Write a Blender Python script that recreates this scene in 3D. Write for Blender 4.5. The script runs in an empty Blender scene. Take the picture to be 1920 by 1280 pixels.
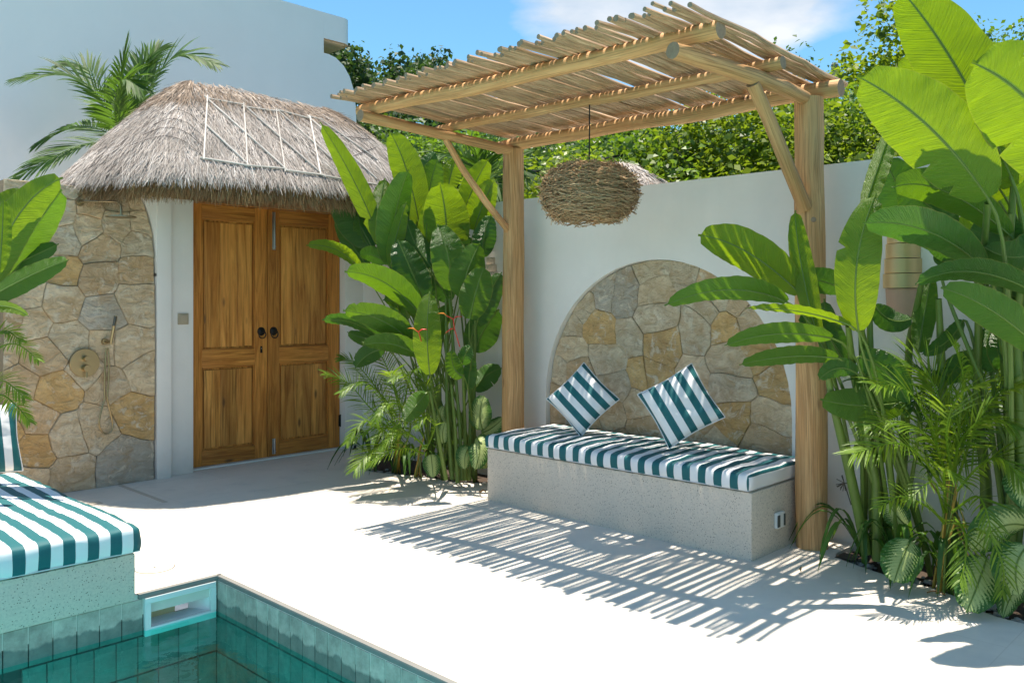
import bpy, bmesh, math, random
import numpy as np
from mathutils import Vector, Matrix, noise, geometry
from mathutils.bvhtree import BVHTree
rnd = random.Random(7)
SC = bpy.context.scene
COL = SC.collection
PI = math.pi

# ------------------------------------------------------------------ camera
CAM_H = 1.4
YAW = math.radians(44.1)
FPX, PCX, PCY = 1609.0, 960.0, 565.0          # focal length and principal point (photo pixels)
cam_d = bpy.data.cameras.new('camera'); cam = bpy.data.objects.new('camera', cam_d); COL.objects.link(cam)
cam.location = (0, 0, CAM_H); cam.rotation_euler = (PI/2, 0, YAW - PI/2)
cam_d.sensor_width = 36; cam_d.lens = FPX/1920*36; cam_d.shift_y = -(640-PCY)/1920
cam_d.clip_start = 0.05; cam_d.clip_end = 3000
SC.camera = cam
fw = Vector((math.cos(YAW), math.sin(YAW), 0)); rt = Vector((math.sin(YAW), -math.cos(YAW), 0)); up = Vector((0, 0, 1))
EYE = Vector((0, 0, CAM_H))
def ray(px, py): return fw + rt*((px-PCX)/FPX) + up*((PCY-py)/FPX)
def P(px, py, d): return EYE + ray(px, py)*d                       # survey helper: point at forward distance d
def PX(px, py, x): r = ray(px, py); return EYE + r*(x/r.x)          # on the bench wall plane
def PY(px, py, y): r = ray(px, py); return EYE + r*(y/r.y)          # on the gate wall plane
def PZ(px, py, z): r = ray(px, py); return EYE + r*((z-CAM_H)/r.z)

# ------------------------------------------------------------------ light
SUN = Vector((0.035, 0.14, 1.0)).normalized()
sun_d = bpy.data.lights.new('sun', 'SUN'); sun = bpy.data.objects.new('sun', sun_d); COL.objects.link(sun)
sun_d.energy = 4.9; sun_d.angle = math.radians(0.5); sun_d.color = (1.0, 0.91, 0.77)
sun.rotation_euler = SUN.to_track_quat('Z', 'Y').to_euler()
world = bpy.data.worlds.new('World'); SC.world = world; world.use_nodes = True
SC.view_settings.view_transform = 'Standard'; SC.view_settings.look = 'None'
SC.view_settings.gamma = 1; SC.view_settings.use_curve_mapping = False
SC.view_settings.exposure = 0.92

# ------------------------------------------------------------------ node helpers
class N:
    def __init__(s, tree): s.t = tree; s.n = tree.nodes; s.l = tree.links
    def a(s, kind, **kw):
        nd = s.n.new(kind)
        for k, v in kw.items():
            if k.startswith('i_'):
                key = k[2:]; key = int(key) if key.isdigit() else key.replace('_', ' ')
                s.set(nd.inputs[key], v)
            else: setattr(nd, k, v)
        return nd
    def set(s, sock, v):
        if isinstance(v, bpy.types.NodeSocket): s.l.new(v, sock)
        elif isinstance(v, bpy.types.Node): s.l.new(v.outputs[0], sock)
        else:
            if isinstance(v, (tuple, list)) and sock.type == 'RGBA' and len(v) == 3: v = (*v, 1)
            sock.default_value = v
    def math(s, op, a, b=0.0, c=None, clamp=False):
        m = s.n.new('ShaderNodeMath'); m.operation = op; m.use_clamp = clamp
        s.set(m.inputs[0], a); s.set(m.inputs[1], b)
        if c is not None: s.set(m.inputs[2], c)
        return m.outputs[0]
    def mix(s, f, a, b, mode='MIX'):
        m = s.n.new('ShaderNodeMix'); m.data_type = 'RGBA'; m.blend_type = mode
        s.set(m.inputs[0], f); s.set(m.inputs[6], a); s.set(m.inputs[7], b); return m.outputs[2]
    def ramp(s, f, stops, interp='LINEAR'):
        r = s.n.new('ShaderNodeValToRGB'); s.set(r.inputs[0], f); e = r.color_ramp.elements; r.color_ramp.interpolation = interp
        while len(e) < len(stops): e.new(0.5)
        for q, (p, c) in zip(e, stops):
            q.position = p; q.color = (c, c, c, 1) if isinstance(c, (int, float)) else (*c, 1)
        return r.outputs[0]
    def noise(s, vec, scale, detail=4, rough=0.55, dist=0.0):
        t = s.n.new('ShaderNodeTexNoise'); t.inputs['Scale'].default_value = scale; t.inputs['Detail'].default_value = detail
        t.inputs['Roughness'].default_value = rough; t.inputs['Distortion'].default_value = dist
        if vec is not None: s.l.new(vec, t.inputs['Vector'])
        return t.outputs[0]
    def mapv(s, vec, scale=(1, 1, 1), loc=(0, 0, 0)):
        m = s.n.new('ShaderNodeMapping'); m.inputs['Scale'].default_value = scale; s.set(m.inputs['Location'], loc)
        s.l.new(vec, m.inputs['Vector']); return m.outputs[0]
    def coord(s, which='Object'): return s.n.new('ShaderNodeTexCoord').outputs[which]
    def bump(s, h, strength=0.3, dist=0.01, normal=None):
        b = s.n.new('ShaderNodeBump'); b.inputs['Strength'].default_value = strength; b.inputs['Distance'].default_value = dist
        s.l.new(h, b.inputs['Height'])
        if normal is not None: s.l.new(normal, b.inputs['Normal'])
        return b.outputs[0]
def material(name):
    m = bpy.data.materials.new(name); m.use_nodes = True; m.node_tree.nodes.clear()
    n = N(m.node_tree); out = n.n.new('ShaderNodeOutputMaterial'); return m, n, out
def principled(n, out, color, rough=0.6, spec=0.4, normal=None, metal=0.0):
    b = n.n.new('ShaderNodeBsdfPrincipled'); n.set(b.inputs['Base Color'], color); n.set(b.inputs['Roughness'], rough)
    b.inputs['Specular IOR Level'].default_value = spec; b.inputs['Metallic'].default_value = metal
    if normal is not None: n.l.new(normal, b.inputs['Normal'])
    if out is not None: n.l.new(b.outputs[0], out.inputs['Surface'])
    return b.outputs[0]
M = {}

# sky with clouds ------------------------------------------------------------
wn = N(world.node_tree); world.node_tree.nodes.clear()
wout = wn.n.new('ShaderNodeOutputWorld'); bg = wn.n.new('ShaderNodeBackground')
sky = wn.a('ShaderNodeTexSky', sky_type='NISHITA', sun_disc=False); sky.sun_elevation = math.asin(SUN.z); sky.sun_rotation = math.atan2(SUN.x, SUN.y)
sky.air_density = 1.0; sky.dust_density = 0.4; sky.ozone_density = 2.2
dirv = wn.coord('Generated')
nz = wn.noise(wn.mapv(dirv, (2.2, 2.2, 5.5), (0.35, 0.1, 0.2)), 1.6, 8, 0.58, 0.25)
# a cumulus bank over the garden wall, plus cloud added out of view to whiten the shade
dd = wn.a('ShaderNodeVectorMath', operation='SUBTRACT'); wn.l.new(dirv, dd.inputs[0]); dd.inputs[1].default_value = (0.800, 0.502, 0.345)
sc_ = wn.a('ShaderNodeVectorMath', operation='MULTIPLY'); wn.l.new(dd.outputs[0], sc_.inputs[0]); sc_.inputs[1].default_value = (1, 1, 2.0)
ln = wn.a('ShaderNodeVectorMath', operation='LENGTH'); wn.l.new(sc_.outputs[0], ln.inputs[0])
blob = wn.ramp(ln.outputs['Value'], [(0.0, 1.0), (0.13, 0.85), (0.23, 0.0)])
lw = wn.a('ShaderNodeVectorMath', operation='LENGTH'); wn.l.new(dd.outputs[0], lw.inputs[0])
clear = wn.ramp(lw.outputs['Value'], [(0.40, 0.0), (0.75, 0.14)])           # adds unseen cloud away from the view, lifting and neutralising shade light
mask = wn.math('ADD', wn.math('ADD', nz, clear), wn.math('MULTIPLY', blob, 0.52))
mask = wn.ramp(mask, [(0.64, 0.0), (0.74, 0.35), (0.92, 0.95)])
shade = wn.noise(wn.mapv(dirv, (3, 3, 8)), 2.5, 5)
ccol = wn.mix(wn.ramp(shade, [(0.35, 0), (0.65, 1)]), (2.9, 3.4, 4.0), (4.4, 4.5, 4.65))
skyc = wn.mix(1.0, sky.outputs[0], (0.56, 0.86, 0.90), 'MULTIPLY')
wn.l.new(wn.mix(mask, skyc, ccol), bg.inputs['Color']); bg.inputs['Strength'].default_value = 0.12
wn.l.new(bg.outputs[0], wout.inputs['Surface'])

# ------------------------------------------------------------------ materials
def plaster(name, col, var=0.05, bump=0.12, tint=None, rough=0.85):
    m, n, o = material(name); c = n.coord()
    v = n.noise(c, 1.3, 5, 0.6); f = n.noise(c, 45, 4, 0.6); st = n.noise(n.mapv(c, (6, 6, 0.5)), 1.5, 5, 0.6)
    lo = tuple(x*(1-var*2) for x in (tint or col))
    base = n.mix(n.ramp(v, [(0.35, 0.0), (0.7, 1.0)]), lo, col)
    base = n.mix(n.math('MULTIPLY', n.ramp(st, [(0.5, 0), (0.75, 1)]), 0.25), base, lo)
    sp = n.n.new('ShaderNodeSeparateXYZ'); n.l.new(c, sp.inputs[0])
    dirt = n.math('MULTIPLY', n.ramp(n.math('ADD', sp.outputs[2], n.math('MULTIPLY', n.noise(c, 7, 6, 0.7), 0.35)), [(0.10, 1.0), (0.42, 0.0)]), 0.45)
    base = n.mix(dirt, base, (0.46, 0.40, 0.33))
    h = n.math('ADD', n.math('MULTIPLY', f, 0.35), n.math('ADD', n.noise(c, 9, 3), n.math('MULTIPLY', n.noise(c, 2.5, 3), 2.0)))
    principled(n, o, base, rough, 0.25, n.bump(h, bump, 0.01)); M[name] = m; return m
plaster('wall_plaster', (0.84, 0.805, 0.765), 0.05, 0.16)
plaster('house_plaster', (0.86, 0.87, 0.88), 0.02, 0.06)

m, n, o = material('micro_cement'); c = n.coord('Object')
big = n.noise(c, 0.7, 6, 0.6, 0.4); med = n.noise(c, 4.2, 6, 0.62); fine = n.noise(c, 60, 3, 0.6)
base = n.mix(n.ramp(big, [(0.35, 0), (0.65, 1)]), (0.63, 0.58, 0.51), (0.73, 0.68, 0.61))
base = n.mix(n.math('MULTIPLY', n.ramp(med, [(0.52, 0), (0.72, 1)]), 0.45), base, (0.52, 0.49, 0.455))
base = n.mix(n.math('MULTIPLY', n.ramp(n.noise(n.mapv(c, (1, 1, 1), (7, 3, 0)), 2.3, 8, 0.7, 1.5), [(0.60, 0), (0.68, 1)]), 0.35), base, (0.50, 0.45, 0.40))
br = n.a('ShaderNodeTexBrick', offset=0.5, i_Scale=1.0); br.inputs['Mortar Size'].default_value = 0.0025; br.inputs['Brick Width'].default_value = 1.2; br.inputs['Row Height'].default_value = 0.6
n.l.new(n.mapv(c, (1, 1, 1), (0.31, 0.22, 0)), br.inputs['Vector']); br.inputs['Mortar Smooth'].default_value = 0.4
br.inputs['Color1'].default_value = (1, 1, 1, 1); br.inputs['Color2'].default_value = (0.955, 0.95, 0.945, 1); br.inputs['Mortar'].default_value = (0.86, 0.85, 0.83, 1)
base = n.mix(1.0, base, br.outputs[0], 'MULTIPLY')
principled(n, o, base, n.ramp(med, [(0.3, 0.62), (0.8, 0.8)]), 0.3, n.bump(n.math('ADD', n.math('MULTIPLY', fine, 0.3), med), 0.12, 0.008)); M['micro_cement'] = m

m, n, o = material('pitted_concrete'); c = n.coord()
v1 = n.a('ShaderNodeTexVoronoi', i_Scale=85.0); n.l.new(c, v1.inputs['Vector'])
pit = n.ramp(v1.outputs['Distance'], [(0.14, 0.0), (0.26, 1.0)])
msk = n.ramp(n.noise(c, 22, 5, 0.7), [(0.40, 0.0), (0.50, 1.0)])
pit = n.math('MAXIMUM', pit, n.math('SUBTRACT', 1.0, msk))
base = n.mix(n.noise(c, 3.0, 5, 0.6), (0.60, 0.52, 0.425), (0.70, 0.615, 0.52))
base = n.mix(n.ramp(n.noise(c, 90, 3, 0.7), [(0.45, 0.0), (0.75, 0.5)]), base, (0.36, 0.33, 0.30))
base = n.mix(pit, (0.17, 0.14, 0.12), base)
principled(n, o, base, 0.85, 0.2, n.bump(n.math('ADD', pit, n.math('MULTIPLY', n.noise(c, 70, 4, 0.6), 0.8)), 0.35, 0.003)); M['pitted_concrete'] = m

m, n, o = material('flagstone'); c = n.coord(); oi = n.a('ShaderNodeObjectInfo')
cc = n.a('ShaderNodeVectorMath', operation='ADD'); n.l.new(c, cc.inputs[0])
sv = n.a('ShaderNodeVectorMath', operation='SCALE'); sv.inputs[0].default_value = (31, 17, 23); n.l.new(oi.outputs['Random'], sv.inputs['Scale']); n.l.new(sv.outputs[0], cc.inputs[1])
c = cc.outputs[0]
lay = n.noise(n.mapv(c, (5, 5, 9)), 1.6, 9, 0.68, 1.1)
base = n.mix(n.ramp(lay, [(0.40, 0.0), (0.62, 1.0)]), n.mix(1.0, oi.outputs['Color'], (0.78, 0.71, 0.63), 'MULTIPLY'), oi.outputs['Color'])
och = n.ramp(n.noise(c, 5.5, 7, 0.65, 0.6), [(0.50, 0.0), (0.66, 1.0)])
base = n.mix(n.math('MULTIPLY', och, 0.55), base, (0.50, 0.30, 0.13))
pale = n.ramp(n.noise(n.mapv(c, (1, 1, 1), (4, 4, 4)), 9.5, 8, 0.7, 0.8), [(0.54, 0.0), (0.62, 1.0)])
base = n.mix(n.math('MULTIPLY', pale, 0.70), base, (0.90, 0.79, 0.62))
dk = n.ramp(n.noise(n.mapv(c, (1, 1, 1), (9, 2, 4)), 7.0, 9, 0.72, 1.3), [(0.62, 0.0), (0.70, 1.0)])
base = n.mix(n.math('MULTIPLY', dk, 0.55), base, (0.34, 0.265, 0.195))
base = n.mix(n.math('MULTIPLY', n.ramp(n.noise(c, 34, 6, 0.75, 0.6), [(0.45, 0), (0.68, 1)]), 0.30), base, (0.56, 0.44, 0.31))
h = n.math('ADD', n.math('MULTIPLY', lay, 1.6), n.math('ADD', n.math('MULTIPLY', n.noise(c, 28, 6, 0.7), 0.5), n.math('MULTIPLY', pale, 0.12)))
principled(n, o, base, 0.82, 0.25, n.bump(h, 1.0, 0.030)); M['flagstone'] = m
m, n, o = material('joint_mortar'); c = n.coord()
principled(n, o, n.mix(n.noise(c, 20, 4), (0.22, 0.165, 0.11), (0.40, 0.31, 0.21)), 0.95, 0.1, n.bump(n.noise(c, 80, 4), 0.5, 0.005)); M['joint_mortar'] = m

def wood_uv(name, c1, c2, c3, knots=True, stretch=(26, 1.6), rough=0.6, bump=0.25):
    """grain runs along v (uv in metres)"""
    m, n, o = material(name); uv = n.coord('UV'); oi = n.a('ShaderNodeObjectInfo')
    ad = n.a('ShaderNodeVectorMath', operation='ADD'); n.l.new(uv, ad.inputs[0])
    sv = n.a('ShaderNodeVectorMath', operation='SCALE'); sv.inputs[0].default_value = (13, 29, 7); n.l.new(oi.outputs['Random'], sv.inputs['Scale']); n.l.new(sv.outputs[0], ad.inputs[1])
    uv = ad.outputs[0]
    g = n.noise(n.mapv(uv, (stretch[0], stretch[1], 1)), 1.0, 7, 0.62, 1.2)
    g2 = n.noise(n.mapv(uv, (stretch[0]*5, stretch[1]*1.6, 1)), 1.0, 4, 0.6, 0.3)
    bl = n.noise(n.mapv(uv, (4, 1.4, 1)), 1.0, 4, 0.6)
    base = n.mix(n.ramp(g, [(0.36, 0), (0.64, 1)]), c1, c2)
    base = n.mix(n.ramp(bl, [(0.40, 0), (0.72, 0.8)]), base, c3)
    base = n.mix(n.math('MULTIPLY', n.ramp(g2, [(0.50, 0), (0.66, 1)]), 0.62), base, tuple(x*0.45 for x in c1))
    if knots:
        v = n.a('ShaderNodeTexVoronoi', i_Scale=1.0); n.l.new(n.mapv(uv, (7, 2.3, 1)), v.inputs['Vector'])
        k = n.ramp(v.outputs['Distance'], [(0.05, 1.0), (0.13, 0.0)])
        base = n.mix(n.math('MULTIPLY', k, 0.8), base, (0.10, 0.05, 0.025))
    vary = n.math('ADD', n.math('MULTIPLY', oi.outputs['Random'], 0.35), 0.82)
    base = n.mix(1.0, base, vary, 'MULTIPLY')
    principled(n, o, base, rough, 0.3, n.bump(n.math('ADD', g, n.math('MULTIPLY', g2, 0.6)), bump, 0.006)); M[name] = m
wood_uv('log_wood', (0.44, 0.23, 0.095), (0.70, 0.435, 0.205), (0.58, 0.31, 0.125), True, (30, 1.6), 0.65, 0.6)
wood_uv('branch_wood', (0.33, 0.21, 0.12), (0.60, 0.43, 0.275), (0.50, 0.33, 0.19), False, (40, 3))
wood_uv('teak', (0.35, 0.125, 0.024), (0.68, 0.30, 0.065), (0.50, 0.185, 0.038), True, (20, 1.5), 0.42, 0.15)
wood_uv('teak_panel', (0.33, 0.12, 0.024), (0.78, 0.38, 0.095), (0.56, 0.225, 0.048), True, (10, 0.9), 0.42, 0.15)
wood_uv('soffit_wood', (0.62, 0.44, 0.30), (0.75, 0.57, 0.42), (0.7, 0.5, 0.35), False, (20, 1.5))
wood_uv('grey_bamboo', (0.46, 0.41, 0.36), (0.66, 0.61, 0.56), (0.56, 0.51, 0.46), False, (40, 3))
wood_uv('bark', (0.10, 0.08, 0.06), (0.20, 0.17, 0.13), (0.14, 0.12, 0.09), False, (30, 6), 0.9, 0.6)
m, n, o = material('cut_end'); c = n.coord('Object'); principled(n, o, n.mix(n.noise(c, 60, 4), (0.22, 0.155, 0.11), (0.42, 0.31, 0.21)), 0.9, 0.1); M['cut_end'] = m

def thatch(name, a, b, cdark):
    m, n, o = material(name); at = n.a('ShaderNodeAttribute', attribute_name='tint'); c = n.coord()
    base = n.mix(at.outputs['Fac'], a, b)
    base = n.mix(n.ramp(n.noise(c, 3.5, 5), [(0.40, 0), (0.62, 0.75)]), base, cdark)
    principled(n, o, base, 0.85, 0.15); M[name] = m
thatch('thatch_grey', (0.15, 0.11, 0.085), (0.84, 0.77, 0.72), (0.38, 0.33, 0.295))
thatch('thatch_ridge', (0.13, 0.09, 0.065), (0.62, 0.50, 0.40), (0.26, 0.19, 0.14))
thatch('thatch_brown', (0.20, 0.115, 0.055), (0.58, 0.38, 0.19), (0.30, 0.185, 0.10))
thatch('twig', (0.30, 0.18, 0.09), (0.78, 0.56, 0.34), (0.52, 0.34, 0.19))

def simple(name, col, rough=0.5, metal=0.0, spec=0.4, var=0.15, scale=12, bump=0.05):
    m, n, o = material(name); c = n.coord()
    base = n.mix(n.noise(c, scale, 5), tuple(x*(1-var) for x in col), col)
    principled(n, o, base, rough, spec, n.bump(n.noise(c, scale*5, 3), bump, 0.003), metal); M[name] = m
simple('black_iron', (0.03, 0.028, 0.026), 0.45, 0.6)
simple('steel', (0.55, 0.55, 0.56), 0.32, 1.0)
simple('brass', (0.46, 0.35, 0.20), 0.33, 1.0)
simple('brass_band', (0.66, 0.50, 0.26), 0.50, 0.75)
simple('cable_black', (0.02, 0.02, 0.022), 0.6)
simple('switch_plastic', (0.44, 0.37, 0.27), 0.45)
simple('white_plastic', (0.78, 0.80, 0.78), 0.4)
simple('dark_plastic', (0.07, 0.08, 0.075), 0.5)
simple('pole_concrete', (0.22, 0.24, 0.26), 0.9)
simple('soil', (0.075, 0.05, 0.035), 0.95, var=0.5, scale=30, bump=0.6)
simple('pebble', (0.42, 0.40, 0.37), 0.8, var=0.4)
simple('grass_ground', (0.07, 0.10, 0.035), 0.95, var=0.5, scale=2)
simple('grout', (0.05, 0.065, 0.06), 0.9)
simple('trim_stone', (0.24, 0.235, 0.22), 0.8, var=0.3)
simple('peach_matte', (0.62, 0.40, 0.29), 0.75)
simple('coral_red', (0.62, 0.035, 0.02), 0.4)
simple('coral_orange', (0.75, 0.24, 0.03), 0.4)
simple('slot_brown', (0.52, 0.46, 0.385), 0.8)
simple('strainer_olive', (0.50, 0.46, 0.26), 0.7)
simple('glass_bulb', (0.7, 0.6, 0.45), 0.3)

def stripe_mat(name, axis, origin, period=0.1022, coordn='Object', duty=0.5):
    m, n, o = material(name); c = n.coord(coordn); sp = n.n.new('ShaderNodeSeparateXYZ'); n.l.new(c, sp.inputs[0])
    v = n.math('DIVIDE', n.math('SUBTRACT', sp.outputs[axis], origin), period)
    fr = n.math('FRACT', n.math('ADD', v, 100.0))
    s = n.ramp(fr, [(0.0, 0), (0.004, 1), (duty-0.004, 1), (duty, 0)])
    wv = n.noise(n.mapv(c, (1, 1, 1)), 600, 2)
    teal = n.mix(wv, (0.007, 0.092, 0.105), (0.014, 0.135, 0.150)); wh = n.mix(wv, (0.70, 0.70, 0.71), (0.80, 0.80, 0.81))
    principled(n, o, n.mix(s, wh, teal), 0.62, 0.35, n.bump(n.math('ADD', n.math('MULTIPLY', n.noise(c, 9, 3), 1.0), n.math('MULTIPLY', wv, 0.05)), 0.35, 0.012)); M[name] = m
stripe_mat('fabric_stripe_bench', 1, 2.36)
stripe_mat('fabric_stripe_daybed', 0, 1.152)
stripe_mat('fabric_stripe_end', 2, 0.452, 0.145, duty=0.35)
stripe_mat('fabric_stripe_pillow', 1, 0.155, 0.0925)

# pool tile, water
m, n, o = material('pool_tile'); c = n.coord('Object'); oi = n.a('ShaderNodeObjectInfo'); g = n.n.new('ShaderNodeNewGeometry'); sp = n.n.new('ShaderNodeSeparateXYZ'); n.l.new(g.outputs['Position'], sp.inputs[0])
nn = n.noise(g.outputs['Position'], 14, 7, 0.7)
base = n.mix(n.ramp(nn, [(0.35, 0), (0.7, 1)]), (0.30, 0.285, 0.24), (0.54, 0.51, 0.43))
base = n.mix(1.0, base, n.math('ADD', n.math('MULTIPLY', oi.outputs['Random'], 0.3), 0.85), 'MULTIPLY')
wet = n.math('ADD', sp.outputs[2], n.math('MULTIPLY', n.noise(n.mapv(g.outputs['Position'], (6, 6, 0.3)), 1.6, 4), 0.10))
wet = n.ramp(n.math('MULTIPLY', wet, -1.0), [(0.060, 0.0), (0.068, 1.0)])
base = n.mix(n.math('MULTIPLY', wet, 0.62), base, (0.05, 0.09, 0.085))
principled(n, o, base, n.mix(wet, (0.75,)*3, (0.25,)*3), 0.35, n.bump(nn, 0.5, 0.006)); M['pool_tile'] = m
m, n, o = material('pool_floor_tile'); c = n.coord('Object')
br = n.a('ShaderNodeTexBrick', offset=0.0, i_Scale=1.0); br.inputs['Mortar Size'].default_value = 0.004; br.inputs['Brick Width'].default_value = 0.2; br.inputs['Row Height'].default_value = 0.2
n.l.new(c, br.inputs['Vector']); br.inputs['Color1'].default_value = (0.36, 0.60, 0.62, 1); br.inputs['Color2'].default_value = (0.32, 0.55, 0.57, 1); br.inputs['Mortar'].default_value = (0.22, 0.40, 0.41, 1)
principled(n, o, n.mix(0.3, br.outputs[0], n.noise(c, 12, 6), 'MULTIPLY'), 0.5); M['pool_floor_tile'] = m
m, n, o = material('pool_water'); c = n.coord('Object')
h = n.math('ADD', n.noise(n.mapv(c, (1, 1, 1)), 3.2, 2, 0.5, 0.6), n.math('MULTIPLY', n.noise(c, 11, 2, 0.5, 0.8), 0.22))
bmp = n.bump(h, 0.26, 0.03)
tr = n.a('ShaderNodeBsdfTransparent'); tr.inputs[0].default_value = (0.28, 0.93, 0.94, 1)
gl = n.a('ShaderNodeBsdfGlossy'); gl.inputs['Roughness'].default_value = 0.015; gl.inputs['Color'].default_value = (1, 1, 1, 1); n.l.new(bmp, gl.inputs['Normal'])
fr = n.a('ShaderNodeFresnel', i_IOR=1.33); n.l.new(bmp, fr.inputs['Normal'])
mx = n.a('ShaderNodeMixShader'); n.l.new(fr.outputs[0], mx.inputs[0]); n.l.new(tr.outputs[0], mx.inputs[1]); n.l.new(gl.outputs[0], mx.inputs[2]); n.l.new(mx.outputs[0], o.inputs['Surface']); M['pool_water'] = m

# leaves --------------------------------------------------------------
def blade(name, dark, light, trans, tf=0.45, rough=0.38, rib=(0.20, 0.34, 0.08), veins=55.0):
    """uv.x across (0..1), uv.y along (0..1, stretched to metres by z in the mesh's scale)"""
    m, n, o = material(name); uv = n.coord('UV'); sp = n.n.new('ShaderNodeSeparateXYZ'); n.l.new(uv, sp.inputs[0]); oi = n.a('ShaderNodeObjectInfo')
    ax = n.math('ABSOLUTE', n.math('SUBTRACT', sp.outputs[0], 0.5))
    cmb = n.n.new('ShaderNodeCombineXYZ'); n.l.new(n.math('MULTIPLY', n.math('ADD', sp.outputs[1], n.math('MULTIPLY', ax, -0.22)), veins*1.9), cmb.inputs[0]); n.l.new(n.math('MULTIPLY', sp.outputs[0], 1.5), cmb.inputs[1]); n.l.new(n.math('MULTIPLY', oi.outputs['Random'], 40.0), cmb.inputs[2])
    vv = n.ramp(n.noise(cmb.outputs[0], 1.0, 3, 0.75), [(0.3, 0), (0.7, 1)])
    big = n.noise(n.mapv(uv, (1.2, 9, 1)), 1.5, 5, 0.6, 0.4)
    base = n.mix(n.ramp(n.math('ADD', n.math('MULTIPLY', big, 0.8), n.math('MULTIPLY', oi.outputs['Random'], 0.45)), [(0.3, 0), (0.8, 1)]), dark, light)
    base = n.mix(n.math('MULTIPLY', vv, 0.40), base, tuple(x*1.6 for x in light))
    ribm = n.ramp(ax, [(0.012, 1.0), (0.028, 0.0)]); base = n.mix(ribm, base, rib)
    spot = n.ramp(n.noise(n.mapv(uv, (5, 14, 1)), 1.6, 5, 0.7), [(0.70, 0), (0.76, 1)]); base = n.mix(n.math('MULTIPLY', spot, 0.7), base, (0.22, 0.17, 0.03))
    tip = n.ramp(n.math('ADD', sp.outputs[1], n.math('MULTIPLY', n.noise(n.mapv(uv, (9, 9, 1)), 1.0, 4), 0.10)), [(1.005, 0.0), (1.03, 1.0)])
    base = n.mix(n.math('MULTIPLY', tip, n.ramp(oi.outputs['Random'], [(0.35, 0), (0.5, 0.9)])), base, (0.16, 0.09, 0.03))
    edge = n.ramp(ax, [(0.478, 0.0), (0.495, 1.0)]); base = n.mix(n.math('MULTIPLY', edge, 0.7), base, (0.26, 0.24, 0.05))
    nb = n.bump(n.math('ADD', vv, n.math('MULTIPLY', big, 1.2)), 0.6, 0.006)
    pr = principled(n, None, base, rough, 0.5, nb)
    tl = n.a('ShaderNodeBsdfTranslucent'); tc = n.mix(n.math('ADD', n.math('MULTIPLY', vv, 0.55), n.math('MULTIPLY', n.ramp(big, [(0.4, 0), (0.7, 1)]), 0.3)), trans, tuple(x*0.45 for x in trans)); tc = n.mix(ribm, tc, (0.05, 0.10, 0.01))
    n.l.new(tc, tl.inputs[0]); n.l.new(nb, tl.inputs['Normal'])
    mx = n.a('ShaderNodeMixShader'); mx.inputs[0].default_value = tf; n.l.new(pr, mx.inputs[1]); n.l.new(tl.outputs[0], mx.inputs[2]); n.l.new(mx.outputs[0], o.inputs['Surface']); M[name] = m
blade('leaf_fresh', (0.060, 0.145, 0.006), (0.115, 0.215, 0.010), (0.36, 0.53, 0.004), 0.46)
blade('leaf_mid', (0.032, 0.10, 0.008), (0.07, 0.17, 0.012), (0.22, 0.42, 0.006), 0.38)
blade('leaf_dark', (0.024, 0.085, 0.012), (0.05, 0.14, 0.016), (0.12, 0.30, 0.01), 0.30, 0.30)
def leafy(name, dark, light, trans, tf, rough=0.45):
    m, n, o = material(name); at = n.a('ShaderNodeAttribute', attribute_name='tint')
    base = n.mix(at.outputs['Fac'], dark, light); pr = principled(n, None, base, rough, 0.4)
    tl = n.a('ShaderNodeBsdfTranslucent'); tcol = n.mix(at.outputs['Fac'], tuple(x*0.6 for x in trans), trans); n.l.new(tcol, tl.inputs[0])
    mx = n.a('ShaderNodeMixShader'); mx.inputs[0].default_value = tf; n.l.new(pr, mx.inputs[1]); n.l.new(tl.outputs[0], mx.inputs[2]); n.l.new(mx.outputs[0], o.inputs['Surface']); M[name] = m
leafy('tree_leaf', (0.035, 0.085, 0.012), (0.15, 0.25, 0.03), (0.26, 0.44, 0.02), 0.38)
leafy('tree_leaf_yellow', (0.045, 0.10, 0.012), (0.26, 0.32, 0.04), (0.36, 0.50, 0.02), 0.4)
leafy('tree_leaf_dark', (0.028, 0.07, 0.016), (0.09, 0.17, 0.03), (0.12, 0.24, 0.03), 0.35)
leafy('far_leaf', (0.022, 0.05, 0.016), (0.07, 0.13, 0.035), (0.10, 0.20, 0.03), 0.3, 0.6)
leafy('palm_leaflet', (0.024, 0.07, 0.010), (0.075, 0.16, 0.018), (0.18, 0.36, 0.02), 0.32, 0.62)
leafy('areca_leaflet', (0.06, 0.14, 0.015), (0.16, 0.27, 0.02), (0.38, 0.56, 0.03), 0.42)
leafy('strap_leaf', (0.025, 0.08, 0.015), (0.06, 0.15, 0.02), (0.16, 0.34, 0.02), 0.35)
simple('stem_green', (0.13, 0.21, 0.035), 0.45, var=0.35, scale=18)
simple('stem_yellow', (0.50, 0.33, 0.05), 0.5, var=0.35, scale=18)
m, n, o = material('variegated_leaf'); uv = n.coord('UV'); sp = n.n.new('ShaderNodeSeparateXYZ'); n.l.new(uv, sp.inputs[0])
ax = n.math('ABSOLUTE', n.math('SUBTRACT', sp.outputs[0], 0.5))
vv = n.math('SINE', n.math('MULTIPLY', n.math('ADD', sp.outputs[1], n.math('MULTIPLY', ax, -0.55)), 14*2*PI))
nz2 = n.noise(n.mapv(uv, (9, 16, 1)), 2.2, 6, 0.75, 0.8)
f = n.math('ADD', n.math('ADD', n.math('MULTIPLY', ax, 1.25), n.math('MULTIPLY', vv, 0.10)), n.math('MULTIPLY', nz2, 0.95))
pm = n.ramp(f, [(0.74, 1.0), (0.86, 0.0)])
base = n.mix(pm, (0.045, 0.14, 0.02), (0.42, 0.52, 0.20)); base = n.mix(n.ramp(ax, [(0.012, 1), (0.03, 0)]), base, (0.10, 0.20, 0.04))
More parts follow.
